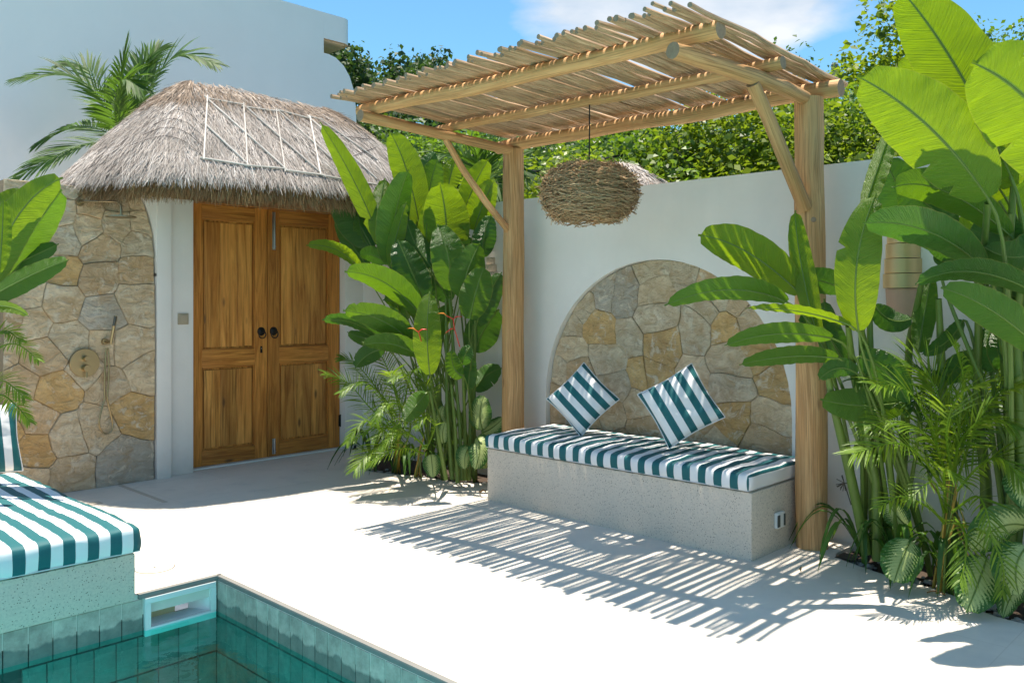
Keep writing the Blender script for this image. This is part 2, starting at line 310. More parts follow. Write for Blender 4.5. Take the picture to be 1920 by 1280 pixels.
pr = principled(n, None, base, 0.4, 0.45, n.bump(vv, 0.25, 0.003)); tl = n.a('ShaderNodeBsdfTranslucent'); n.l.new(base, tl.inputs[0])
mx = n.a('ShaderNodeMixShader'); mx.inputs[0].default_value = 0.35; n.l.new(pr, mx.inputs[1]); n.l.new(tl.outputs[0], mx.inputs[2]); n.l.new(mx.outputs[0], o.inputs['Surface']); M['variegated_leaf'] = m

# ------------------------------------------------------------------ object helpers
def link(name, me, mats=(), parent=None, kind=None):
    o = bpy.data.objects.new(name, me); COL.objects.link(o)
    if me is not None:
        for k in (mats if isinstance(mats, (list, tuple)) else [mats]):
            me.materials.append(M[k])
    if parent is not None:
        o.parent = parent
        o.matrix_parent_inverse = Matrix.Translation(-parent.location) if parent.location.length > 0 else Matrix()
    if kind: o['kind'] = kind
    return o
def thing(name, label, cat, loc=(0, 0, 0), group=None):
    o = bpy.data.objects.new(name, None); COL.objects.link(o); o.location = loc; o.empty_display_size = 0.1
    o['label'] = label; o['category'] = cat
    if group: o['group'] = group
    return o
def tag(o, label, cat, group=None):
    o['label'] = label; o['category'] = cat
    if group: o['group'] = group
    return o
def mesh(name, V, F, smooth=False, uvs=None, midx=None, tint=None):
    me = bpy.data.meshes.new(name); me.from_pydata([tuple(v) for v in V], [], F)
    if smooth: me.polygons.foreach_set('use_smooth', [True]*len(me.polygons))
    if uvs is not None:
        l = me.uv_layers.new(name='UVMap'); idx = np.empty(len(me.loops), dtype=np.int32); me.loops.foreach_get('vertex_index', idx)
        l.data.foreach_set('uv', np.asarray(uvs, dtype=np.float32)[idx].ravel())
    if midx is not None: me.polygons.foreach_set('material_index', midx)
    if tint is not None:
        a = me.attributes.new('tint', 'FLOAT', 'POINT'); a.data.foreach_set('value', np.asarray(tint, dtype=np.float32))
    me.update(); return me
def np_mesh(name, V, F4, tint=None):
    """V (n,3) array, F4 (m,4) quads; fast"""
    me = bpy.data.meshes.new(name); V = np.asarray(V, dtype=np.float32); F4 = np.asarray(F4, dtype=np.int32)
    me.vertices.add(len(V)); me.vertices.foreach_set('co', V.ravel()); k = F4.shape[1]
    me.loops.add(F4.size); me.loops.foreach_set('vertex_index', F4.ravel())
    me.polygons.add(len(F4)); me.polygons.foreach_set('loop_start', np.arange(0, F4.size, k, dtype=np.int32)); me.polygons.foreach_set('loop_total', np.full(len(F4), k, dtype=np.int32))
    if tint is not None:
        a = me.attributes.new('tint', 'FLOAT', 'POINT'); a.data.foreach_set('value', np.asarray(tint, dtype=np.float32))
    me.update(calc_edges=True); return me
def box_data(a, b):
    (x0, y0, z0), (x1, y1, z1) = a, b
    V = [(x0, y0, z0), (x1, y0, z0), (x1, y1, z0), (x0, y1, z0), (x0, y0, z1), (x1, y0, z1), (x1, y1, z1), (x0, y1, z1)]
    F = [(0, 3, 2, 1), (4, 5, 6, 7), (0, 1, 5, 4), (1, 2, 6, 5), (2, 3, 7, 6), (3, 0, 4, 7)]
    return V, F
def box(name, a, b, mats, parent=None, bevel=0.0, kind=None, seg=2, grain=2):
    V, F = box_data(a, b); bm = bmesh.new(); vs = [bm.verts.new(v) for v in V]
    for f in F: bm.faces.new([vs[i] for i in f])
    if bevel: bmesh.ops.bevel(bm, geom=bm.edges[:], offset=bevel, segments=seg, affect='EDGES', profile=0.6)
    uvl = bm.loops.layers.uv.new('UVMap'); o1 = [i for i in (0, 1, 2) if i != grain]
    for f in bm.faces:
        nn = f.normal
        for l in f.loops:
            c = l.vert.co; u = c[o1[0]] if abs(nn[o1[0]]) < 0.7 else c[o1[1]]
            l[uvl].uv = (u, c[grain])
    me = bpy.data.meshes.new(name); bm.to_mesh(me); bm.free()
    if bevel: me.polygons.foreach_set('use_smooth', [True]*len(me.polygons)); 
    if bevel: me.set_sharp_from_angle(angle=math.radians(40))
    return link(name, me, mats, parent, kind)
def frame_of(t):
    t = t.normalized(); a = Vector((0, 0, 1)) if abs(t.z) < 0.9 else Vector((1, 0, 0))
    s = t.cross(a).normalized(); return s, s.cross(t).normalized()
def tube_data(pts, rad, sides=8, caps=True, wob=0.0, seed=0, flat=1.0):
    V = []; F = []; UV = []; mi = []; L = 0; pts = [Vector(p) for p in pts]; r_ = random.Random(seed)
    n_ = len(pts); s0 = None
    for i, p in enumerate(pts):
        t = (pts[min(i+1, n_-1)]-pts[max(i-1, 0)]).normalized()
        if s0 is None: s, b = frame_of(t)
        else: s = (s0-t*s0.dot(t)).normalized(); b = s.cross(t)
        s0 = s; r = rad[i] if isinstance(rad, (list, tuple)) else rad
        if i: L += (p-pts[i-1]).length
        for k in range(sides+1):
            a = 2*PI*k/sides; w = 1+wob*noise.noise(Vector((math.cos(a)*1.3, math.sin(a)*1.3, L*2.2+seed*3.1)))
            V.append(p+s*(math.cos(a)*r*w)+b*(math.sin(a)*r*w*flat)); UV.append((a*r, L))
    for i in range(n_-1):
        for k in range(sides):
            q = i*(sides+1)+k; F.append((q, q+1, q+sides+2, q+sides+1)); mi.append(0)
    if caps:
        for i in (0, n_-1):
            base = i*(sides+1); f = [base+k for k in range(sides)]; F.append(tuple(f) if i else tuple(reversed(f))); mi.append(1)
    return V, F, UV, mi
def tube(name, pts, rad, mats, parent=None, sides=8, caps=True, wob=0.0, seed=0, flat=1.0, kind=None):
    V, F, UV, mi = tube_data(pts, rad, sides, caps, wob, seed, flat)
    if not isinstance(mats, (list, tuple)): mats = [mats]
    if len(mats) == 1: mi = [0]*len(mi)
    me = mesh(name, V, F, True, UV, mi)
    me.set_sharp_from_angle(angle=math.radians(50))
    return link(name, me, mats, parent, kind)
def bez(p0, p1, p2, k):                                              # quadratic through p1 at t = .5
    c = p1*2-(p0+p2)*0.5; return [p0*(1-t)**2+c*(2*t*(1-t))+p2*t*t for t in [i/(k-1) for i in range(k)]]
def lathe(name, prof, mats, parent, loc, axis=Vector((0, 0, 1)), seg=24):
    s, b = frame_of(axis); V = []; F = []; a = axis.normalized()
    for r, h in prof:
        for k in range(seg): t = 2*PI*k/seg; V.append(Vector(loc)+a*h+s*(math.cos(t)*r)+b*(math.sin(t)*r))
    for i in range(len(prof)-1):
        for k in range(seg): F.append((i*seg+k, i*seg+(k+1) % seg, (i+1)*seg+(k+1) % seg, (i+1)*seg+k))
    F.append(tuple(range(seg))); F.append(tuple((len(prof)-1)*seg+k for k in reversed(range(seg))))
    me = mesh(name, V, F, True); me.set_sharp_from_angle(angle=math.radians(35)); return link(name, me, mats, parent)
def sheet(name, poly, z, mat, thick=0.0, kind='structure', parent=None):
    tri = geometry.tessellate_polygon([[Vector((x, y, 0)) for x, y in poly]]); V = [(x, y, z) for x, y in poly]; F = []
    for t in tri:
        a, b, c = (Vector(V[i]) for i in t); F.append(tuple(t) if (b-a).cross(c-a).z > 0 else tuple(reversed(t)))
    k = len(poly)
    if thick:
        V += [(x, y, z-thick) for x, y in poly]
        for i in range(k): F.append((i, (i+1) % k, k+(i+1) % k, k+i))
    return link(name, mesh(name, V, F), mat, parent, kind)

# ------------------------------------------------------------------ the setting
WX, WY = 4.95, 6.88           # planes of the bench wall and of the gate door
WATER_Z = -0.175
def smooth_line(pts, k=6):
    out = []
    for i in range(len(pts)-1):
        p0, p1, p2, p3 = pts[max(i-1, 0)], pts[i], pts[i+1], pts[min(i+2, len(pts)-1)]
        for j in range(k):
            t = j/k; out.append(tuple(0.5*(2*p1[q]+(p2[q]-p0[q])*t+(2*p0[q]-5*p1[q]+4*p2[q]-p3[q])*t*t+(-p0[q]+3*p1[q]-3*p2[q]+p3[q])*t**3) for q in (0, 1)))
    out.append(pts[-1]); return out
bedL = smooth_line([(4.97, 6.40), (4.6, 6.36), (4.34, 6.15), (4.27, 5.75), (4.42, 5.3), (4.47, 4.95), (4.62, 4.75), (4.97, 4.70)])
bedR = smooth_line([(4.97, 2.02), (4.66, 2.02), (4.56, 1.88), (4.47, 1.62), (4.44, 1.45), (4.37, 1.28), (4.25, 1.14), (4.24, 0.9), (4.35, 0.5), (4.4, -1.0)])
poly = [(4.97, 7.3), ] + bedL + bedR + [(4.4, -4.0), (2.10, -4.0), (2.10, 4.14), (-7, 4.14), (-7, 7.3)]
floor = sheet('floor', poly, 0.0, 'micro_cement', 0.10)
sheet('terrain', [(-900, -900), (900, -900), (900, -6.5), (-900, -6.5)], -0.30, 'grass_ground')
sheet('terrain', [(-900, 13), (900, 13), (900, 900), (-900, 900)], -0.30, 'grass_ground')
sheet('terrain', [(8, -6.5), (900, -6.5), (900, 13), (8, 13)], -0.30, 'grass_ground')
sheet('terrain', [(-900, -6.5), (-8, -6.5), (-8, 13), (-900, 13)], -0.30, 'grass_ground')
sheet('soil', [(4.15, -4.0), (8, -6.5), (8, 13), (-8, 13), (-8, 6.95), (4.15, 6.95)], -0.035, 'soil')
sheet('added_bounce_paving', [(-8, 7.08), (7.5, 7.08), (7.5, 10.0), (-8, 10.0)], -0.02, 'micro_cement')  # unseen pale paving, added to bounce light up onto the villa wall
sheet('terrace', [(-8, -6.5), (8, -6.5), (4.3, -4.0), (-7, -4.0), (-7, 7.3), (-8, 7.3)], -0.01, 'micro_cement')
# pool basin
V = [(-7, -4, -1.25), (2.1, -4, -1.25), (2.1, 4.14, -1.25), (-7, 4.14, -1.25), (-7, -4, 0), (2.1, -4, 0), (2.1, 4.14, -0.02), (-7, 4.14, -0.02), ]
F = [(0, 1, 2, 3), (0, 4, 5, 1), (0, 3, 7, 4)]
link('pool_basin', mesh('pool_basin', V, F), 'pool_floor_tile', kind='structure')
link('pool_water', mesh('pool_water', [(-6.99, -3.99, WATER_Z), (2.095, -3.99, WATER_Z), (2.095, 4.135, WATER_Z), (-6.99, 4.135, WATER_Z)], [(0, 1, 2, 3)]), 'pool_water', kind='structure')
pw = link('pool_wall', mesh('pool_wall', [(2.112, -4, -1.26), (2.112, -4, -0.02), (2.112, 4.155, -0.02), (2.112, 4.155, -1.26), (-7, 4.155, -0.02), (-7, 4.155, -1.26), (1.74, 4.155, -0.02), (1.74, 4.155, -1.26), (2.08, 4.155, -0.02), (2.08, 4.155, -1.26), (1.74, 4.155, -0.21), (2.08, 4.155, -0.21)], [(0, 3, 2, 1), (7, 5, 4, 6), (3, 9, 8, 2), (9, 7, 10, 11)]), 'grout', kind='structure')
# tiles of the pool wall, shared mesh pieces
def tile_mesh(w, h, seed):
    r = random.Random(seed); b = 0.0025; V = []; hw, hh = w/2-0.0008, h/2-0.0008
    for (i, dpt) in ((0, 0.0), (1, 0.009)):
        q = b*i
        for sx, sz in ((-1, -1), (1, -1), (1, 1), (-1, 1)): V.append((sx*(hw-q)+r.uniform(-1, 1)*0.0012, -dpt - 0.001*r.random()*i, sz*(hh-q)))
    V.append((r.uniform(-0.01, 0.01), -0.0115, 0))
    F = [(0, 1, 5, 4), (1, 2, 6, 5), (2, 3, 7, 6), (3, 0, 4, 7), (4, 5, 8), (5, 6, 8), (6, 7, 8), (7, 4, 8)]
    me = mesh('tile', V, F); me.materials.append(M['pool_tile']); return me
tiles1 = [tile_mesh(0.1, 0.178, s) for s in range(4)]
cnt = 0
for row in range(4):
    zc = -0.112 - row*0.180
    for i in range(9):
        if row == 0 and i < 3: pass
        x = 1.675-0.1*i if row == 0 else 2.05-0.1*i
        o = bpy.data.objects.new('tile', tiles1[(i+row) % 4]); COL.objects.link(o); o.location = (x, 4.146, zc); o.parent = pw; cnt += 1
    for j in range(26):
        o = bpy.data.objects.new('tile', tiles1[(j*3+row) % 4]); COL.objects.link(o); o.location = (2.107, 4.085-0.1*j, zc); o.rotation_euler = (0, 0, -PI/2); o.parent = pw; cnt += 1
# rim strip round the basin
box('pool_coping', (2.098, -4, -0.022), (2.125, 4.14, 0.003), 'trim_stone', pw, 0.002)
box('pool_coping', (1.70, 4.125, -0.020), (2.125, 4.155, 0.003), 'trim_stone', pw, 0.002)
# skimmer
sk = thing('pool_skimmer', 'white rectangular skimmer opening set in the corner of the pool wall', 'skimmer', (1.9, 4.14, -0.2))
x0, x1, z0, z1 = 1.728, 2.088, -0.205, -0.022; y0, y1 = 4.118, 4.14; fwid = 0.028
box('frame', (x0, y0, z1-fwid), (x1, y1, z1), 'white_plastic', sk, 0.003)
box('frame', (x0, y0, z0), (x1, y1, z0+0.04), 'white_plastic', sk, 0.003)
box('frame', (x0, y0+0.0005, z0+0.04), (x0+fwid, y1, z1-fwid), 'white_plastic', sk)
box('frame', (x1-fwid, y0+0.0005, z0+0.04), (x1, y1, z1-fwid), 'white_plastic', sk)
V = [(x0+fwid, 4.14, z0+0.04), (x1-fwid, 4.14, z0+0.04), (x1-fwid, 4.14, z1-fwid), (x0+fwid, 4.14, z1-fwid)]
V2 = [(x0+0.06, 4.22, z0+0.05), (x1-0.10, 4.22, z0+0.05), (x1-0.10, 4.22, z1-fwid-0.012), (x0+0.06, 4.22, z1-fwid-0.012)]
link('throat', mesh('throat', V+V2, [(0, 1, 5, 4), (1, 2, 6, 5), (2, 3, 7, 6), (3, 0, 4, 7)]), 'white_plastic', sk)
link('strainer', mesh('strainer', [(x0+0.06, 4.218, z0+0.05), (x1-0.17, 4.218, z0+0.05), (x1-0.17, 4.218, z1-fwid-0.012), (x0+0.06, 4.218, z1-fwid-0.012)], [(0, 1, 2, 3)]), 'strainer_olive', sk)
# drain cover in the deck
dc = thing('drain_cover', 'round flush cover with a small dark finger hole in the white deck', 'cover', (1.934, 4.491, 0))
lathe('lid', [(0.0, 0.0032), (0.094, 0.0032), (0.096, 0.001)], 'micro_cement', dc, (1.934, 4.491, 0.0015), seg=40)
lathe('rim', [(0.0985, 0.0), (0.0985, 0.0022), (0.1005, 0.0022), (0.1005, 0.0)], 'slot_brown', dc, (1.934, 4.491, 0.0002), seg=40)
lathe('finger_hole', [(0.0, 0.0008), (0.008, 0.0008), (0.008, 0)], 'cable_black', dc, (1.934, 4.491, 0.0050), seg=12)
tag(box('channel_drain', (2.60, 5.9, 0.0005), (2.632, 6.70, 0.0035), 'slot_brown', None), 'narrow brown channel strip in the shaded deck beside the gate pillar', 'drain')
tag(box('floor_hatch', (2.22, 6.18, 0.0005), (2.30, 6.26, 0.004), 'slot_brown', None), 'small square drain plate in the deck below the stone shower wall', 'drain')
tag(box('floor_hatch', (4.60, 1.90, 0.001), (4.72, 2.0, 0.004), 'black_iron', None), 'small dark square grate in the deck at the foot of the right pergola post', 'drain')

# ------------------------------------------------------------------ garden wall B with arched niche
def arch_poly(yc, half, z0, zc, top, n=28, p=2.0):
    pts = [(yc-half, z0), (yc+half, z0)]
    for i in range(n+1): a = PI*i/n; pts.append((yc+half*math.cos(a), zc+(top-zc)*math.sin(a)))
    return pts
YC, HALF, ZC, ZT = 3.425, 1.008, 0.68, 1.69
wallB = thing('garden_wall', 'white plastered garden wall with arched stone niche behind the bench', 'wall', (WX+0.1, 3, 0))
def wall_with_arch(name, y0, y1, z1, xf, xb, arch, mat, parent):
    outer = [(y0, 0), (arch[0][0], 0)] ; n_ = len(arch); V = []; F = []
    # front face as fan strips: left block, right block, and above the arch
    L = [(y0, -0.05), (arch[0][0], -0.05), (arch[0][0], z1), (y0, z1)]; R = [(arch[1][0], -0.05), (y1, -0.05), (y1, z1), (arch[1][0], z1)]
    for q in (L, R):
        b = len(V); V += [(xf, y, z) for y, z in q]; F.append((b, b+3, b+2, b+1))
    cur = arch[2:]                                                     # from +half to -half
    for i in range(len(cur)-1):
        b = len(V); V += [(xf, cur[i][0], cur[i][1]), (xf, cur[i+1][0], cur[i+1][1]), (xf, cur[i+1][0], z1), (xf, cur[i][0], z1)]; F.append((b, b+1, b+2, b+3))
    full = arch
    for i in range(len(full)):
        p, q = full[i], full[(i+1) % len(full)]; b = len(V); V += [(xf, *p), (xf, *q), (xb, *q), (xb, *p)]; F.append((b, b+1, b+2, b+3))
    b = len(V); T = 0.22
    V += [(xf, y0, z1), (xf, y1, z1), (xf+T, y1, z1), (xf+T, y0, z1), (xf+T, y0, -0.05), (xf+T, y1, -0.05), (xf, y0, -0.05), (xf, y1, -0.05)]
    F += [(b, b+1, b+2, b+3), (b+3, b+2, b+5, b+4), (b, b+3, b+4, b+6), (b+1, b+7, b+5, b+2)]
    me = mesh(name, V, F); bm = bmesh.new(); bm.from_mesh(me); bmesh.ops.remove_doubles(bm, verts=bm.verts, dist=1e-5); bmesh.ops.recalc_face_normals(bm, faces=bm.faces); bm.to_mesh(me); bm.free()
    return link(name, me, mat, parent)
wall_with_arch('plaster_face', -5.0, 6.95, 2.21, WX, WX+0.07, arch_poly(YC, HALF, 0.30, ZC, ZT), 'wall_plaster', wallB)

# ------------------------------------------------------------------ flagstones
def clip_poly(poly, a, b, c):                                            # keep a*x+b*y<=c
    out = []
    for i in range(len(poly)):
        p, q = poly[i], poly[(i+1) % len(poly)]; dp = a*p[0]+b*p[1]-c; dq = a*q[0]+b*q[1]-c
        if dp <= 0: out.append(p)
        if (dp < 0 < dq) or (dq < 0 < dp):
            t = dp/(dp-dq); out.append((p[0]+(q[0]-p[0])*t, p[1]+(q[1]-p[1])*t))
    return out
def stones(seeds, region, emb, parent, gap=0.0013, depth=0.026, seed=3):
    """seeds [(u,v,colour)], region convex ccw polygon in (u,v); emb(u,v,h)->Vector"""
    r = random.Random(seed)
    def ew(p):                                                          # no warp close to the region's border
        dmin = 9
        for q in range(len(region)):
            (ax_, ay_), (bx_, by_) = region[q], region[(q+1) % len(region)]; L_ = math.hypot(bx_-ax_, by_-ay_) or 1e-6
            dmin = min(dmin, abs((bx_-ax_)*(p[1]-ay_)-(by_-ay_)*(p[0]-ax_))/L_)
        return min(1, dmin/0.06)
    for i, (u, v, col) in enumerate(seeds):
        poly = list(region)
        for j, (u2, v2, _) in enumerate(seeds):
            if i == j: continue
            a, b = u2-u, v2-v; c = a*(u+u2)/2+b*(v+v2)/2
            poly = clip_poly(poly, a, b, c)
            if len(poly) < 3: break
        if len(poly) < 3: continue
        # subdivide and wobble (shared noise field keeps joints tight)
        pts = []
        for k in range(len(poly)):
            p, q = poly[k], poly[(k+1) % len(poly)]; L = math.hypot(q[0]-p[0], q[1]-p[1])
            if L < 0.004: continue
            m_ = max(1, int(L/0.03))
            for t in range(m_): pts.append((p[0]+(q[0]-p[0])*t/m_, p[1]+(q[1]-p[1])*t/m_))
        if len(pts) < 3: continue
        cx = sum(p[0] for p in pts)/len(pts); cy = sum(p[1] for p in pts)/len(pts)
        R = max(math.hypot(p[0]-cx, p[1]-cy) for p in pts)
        def wob(p):
            n1 = noise.noise(Vector((p[0]*9, p[1]*9, 1.7))); n2 = noise.noise(Vector((p[0]*9, p[1]*9, 7.3)))
            n3 = noise.noise(Vector((p[0]*30, p[1]*30, 2.2)))
            n4 = noise.noise(Vector((p[0]*3.2, p[1]*3.2, 5.5))); n5 = noise.noise(Vector((p[0]*3.2, p[1]*3.2, 11.5)))
            return (p[0]+n1*0.007+n3*0.003+n4*0.06*ew(p), p[1]+n2*0.007-n3*0.003+n5*0.06*ew(p))
        ps = [wob(p) for p in pts]; k = len(ps); top = depth*(0.70+0.6*r.random()); V = []; tilt = (r.uniform(-1, 1)*0.03, r.uniform(-1, 1)*0.03)
        def ins(p, dlt):
            dx, dy = cx-p[0], cy-p[1]; L = math.hypot(dx, dy) or 1; return (p[0]+dx/L*dlt, p[1]+dy/L*dlt)
        g = gap*(0.4+0.9*r.random())
        for (dl, hh) in ((g, 0.0), (g+0.0006, top*0.86), (g+0.0038, top)):
            for p in ps:
                q = ins(p, dl); hz = hh*(1+0.12*noise.noise(Vector((q[0]*22, q[1]*22, i)))) + (tilt[0]*(q[0]-cx)+tilt[1]*(q[1]-cy) if hh > 0 else 0)
                V.append(emb(q[0], q[1], hz))
        for p in ps:
            q = (cx+(p[0]-cx)*0.5, cy+(p[1]-cy)*0.5); V.append(emb(q[0], q[1], top*1.03+0.007*noise.noise(Vector((q[0]*16, q[1]*16, i)))+tilt[0]*(q[0]-cx)+tilt[1]*(q[1]-cy)))
        V.append(emb(cx, cy, top*1.0+0.005*noise.noise(Vector((cx*16, cy*16, i))))); F = []
        for a in range(3):
            for b in range(k): F.append((a*k+b, a*k+(b+1) % k, (a+1)*k+(b+1) % k, (a+1)*k+b))
        for b in range(k): F.append((3*k+b, 3*k+(b+1) % k, 4*k))
        me = mesh('stone', V, F, True); me.set_sharp_from_angle(angle=math.radians(28))
        o = link('stone', me, 'flagstone', parent); o.color = (*col, 1)
BE, GR, OC, BR, BL = (0.88, 0.71, 0.49), (0.80, 0.68, 0.50), (0.82, 0.55, 0.25), (0.76, 0.56, 0.35), (0.60, 0.55, 0.47)
Z = [(765, 285, GR), (920, 300, GR), (1045, 320, BR), (625, 410, BL), (510, 400, BL), (395, 465, GR), (775, 395, BE), (775, 525, GR), (335, 560, GR), (490, 575, OC),
     (645, 630, GR), (795, 650, OC), (965, 590, GR), (1120, 560, OC), (1265, 510, BE), (1015, 470, GR), (330, 690, BE), (520, 730, GR), (270, 800, GR), (360, 830, BR), (670, 800, OC),
     (772, 800, OC), (945, 790, BE), (1140, 730, BE), (1300, 690, OC), (1345, 850, OC), (1150, 885, GR), (1330, 1025, BE), (1155, 1050, OC), (1320, 1165, BR), (255, 905, BR), (555, 870, GR),
     (670, 950, BE), (550, 1020, GR), (700, 1080, BR), (880, 1000, GR), (990, 1090, BR), (1080, 1170, GR), (240, 1010, BR), (400, 960, BR), (420, 1080, BR), (800, 890, BR), (1090, 400, GR), (1190, 430, BE), (850, 1150, GR), (600, 1160, BR)]
sd = []
for zx, zy, col in Z:
    p = PX(940+zx*0.375, 400+zy*0.375, WX+0.03); j = rnd.uniform(0.9, 1.1); sd.append((-p.y, p.z, tuple(min(1, q*j) for q in col)))
reg = [(-y, z) for y, z in arch_poly(YC, HALF-0.003, 0.30, ZC, ZT-0.003)]; reg.reverse()
ar = sum(reg[i][0]*reg[(i+1) % len(reg)][1]-reg[(i+1) % len(reg)][0]*reg[i][1] for i in range(len(reg)))
link('niche_back', mesh('niche_back', [(WX+0.066, YC-HALF, 0.3), (WX+0.066, YC+HALF, 0.3), (WX+0.066, YC+HALF, 1.7), (WX+0.066, YC-HALF, 1.7)], [(0, 3, 2, 1)]), 'joint_mortar', wallB)
stones(sd, reg, lambda u, v, h: Vector((WX+0.066-h*0.9, -u, v)), wallB)

# ------------------------------------------------------------------ gate wall (stone shower wall and white pillars)
wallA = thing('shower_wall', 'flagstone clad shower wall left of the wooden gate', 'wall', (1.9, 6.8, 0))
SY = 6.76
box('core', (1.84, SY, -0.05), (2.90, 7.05, 2.255), 'joint_mortar', wallA)
box('side_wall', (-6.5, SY+0.12, -0.05), (1.838, 7.05, 2.02), 'wall_plaster', wallA)
G2 = [(128, 352, GR), (108, 395, BE), (165, 398, BR), (112, 441, GR), (161, 422, BE), (215, 421, BE), (265, 419, BE), (186, 464, BR), (257, 466, GR), (112, 503, OC), (186, 516, BR), (257, 503, BR), (46, 545, BE), (116, 561, BE), (190, 586, BL),
      (257, 561, BE), (52, 607, BE), (128, 638, GR), (240, 648, BE), (79, 669, BR), (157, 688, GR), (192, 650, BE), (33, 719, BR), (108, 735, OC), (203, 727, BE), (269, 702, BE), (253, 773, OC), (62, 785, BR), (120, 814, GR), (178, 797, BE), (58, 839, OC), (40, 890, BE),
      (120, 888, BE), (232, 868, BL), (4, 600, BR), (6, 660, BE), (8, 814, OC), (0, 470, GR), (50, 480, BE), (60, 430, BR), (10, 400, BE), (50, 360, BE), (215, 375, GR), (262, 372, BE), (-30, 540, BE), (-35, 700, OC), (-35, 850, BE), (-40, 420, BR), (-70, 620, BE)]
sd = []
for px_, py_, col in G2:
    p = PY(px_, py_, SY-0.03); j = rnd.uniform(0.9, 1.1); sd.append((p.x, p.z, tuple(min(1, q*j) for q in col)))
reg = [(2.07, 0.0), (2.07+0.83, 0.0)]
reg = [(1.84, 0.0), (2.895, 0.0), (2.895, 1.62)]
for i in range(1, 12): a = i/12*PI/2; reg.append((2.895-0.17*(1-math.cos(a)), 1.62+0.62*math.sin(a)))
reg += [(2.55, 2.26), (1.84, 2.26)]
stones(sd, reg, lambda u, v, h: Vector((u, SY-h*0.9, v)), wallA, seed=5, depth=0.04)
# plaster spandrel that rounds off the top right of the stonework
Vs = []; Fs = []; arc = [(2.905, 1.60)] + [(2.905-0.17*(1-math.cos(i/12*PI/2)), 1.62+0.62*math.sin(i/12*PI/2)) for i in range(13)] + [(2.56, 2.345)]
for (x, z) in arc: Vs += [(x, SY-0.05, z), (2.91, SY-0.05, z), (x, SY+0.02, z)]
for i in range(len(arc)-1): b = i*3; Fs += [(b, b+1, b+4, b+3), (b, b+3, b+5, b+2)]
link('spandrel', mesh('spandrel', Vs, Fs), 'wall_plaster', wallA)

gate = thing('gateway', 'white plastered gateway pillars and lintel framing the wooden double doors', 'gateway', (3.9, 6.9, 0))
box('pillar', (2.905, 6.70, -0.02), (3.02, 7.10, 2.45), 'wall_plaster', gate, 0.006)
box('pillar', (3.0225, 6.765, -0.02), (3.232, 7.08, 2.45), 'wall_plaster', gate, 0.006)
box('pillar', (4.742, 6.80, -0.02), (5.10, 7.09, 2.45), 'wall_plaster', gate, 0.006)
box('lintel', (3.234, 6.83, 2.225), (4.740, 7.0, 2.36), 'teak', gate, 0.003, grain=0)
box('lintel', (3.234, 6.86, 2.362), (4.740, 7.0, 2.6), 'wall_plaster', gate)
box('threshold', (3.234, 6.83, 0.001), (4.740, 6.98, 0.012), 'white_plastic', gate)
sw = thing('light_switch', 'small beige wall switch on the white pillar left of the door', 'switch', (3.142, 6.765, 1.26))
box('plate', (3.098, 6.753, 1.213), (3.186, 6.7645, 1.303), 'switch_plastic', sw, 0.003)
box('rocker', (3.110, 6.746, 1.225), (3.174, 6.7528, 1.291), 'switch_plastic', sw, 0.003)

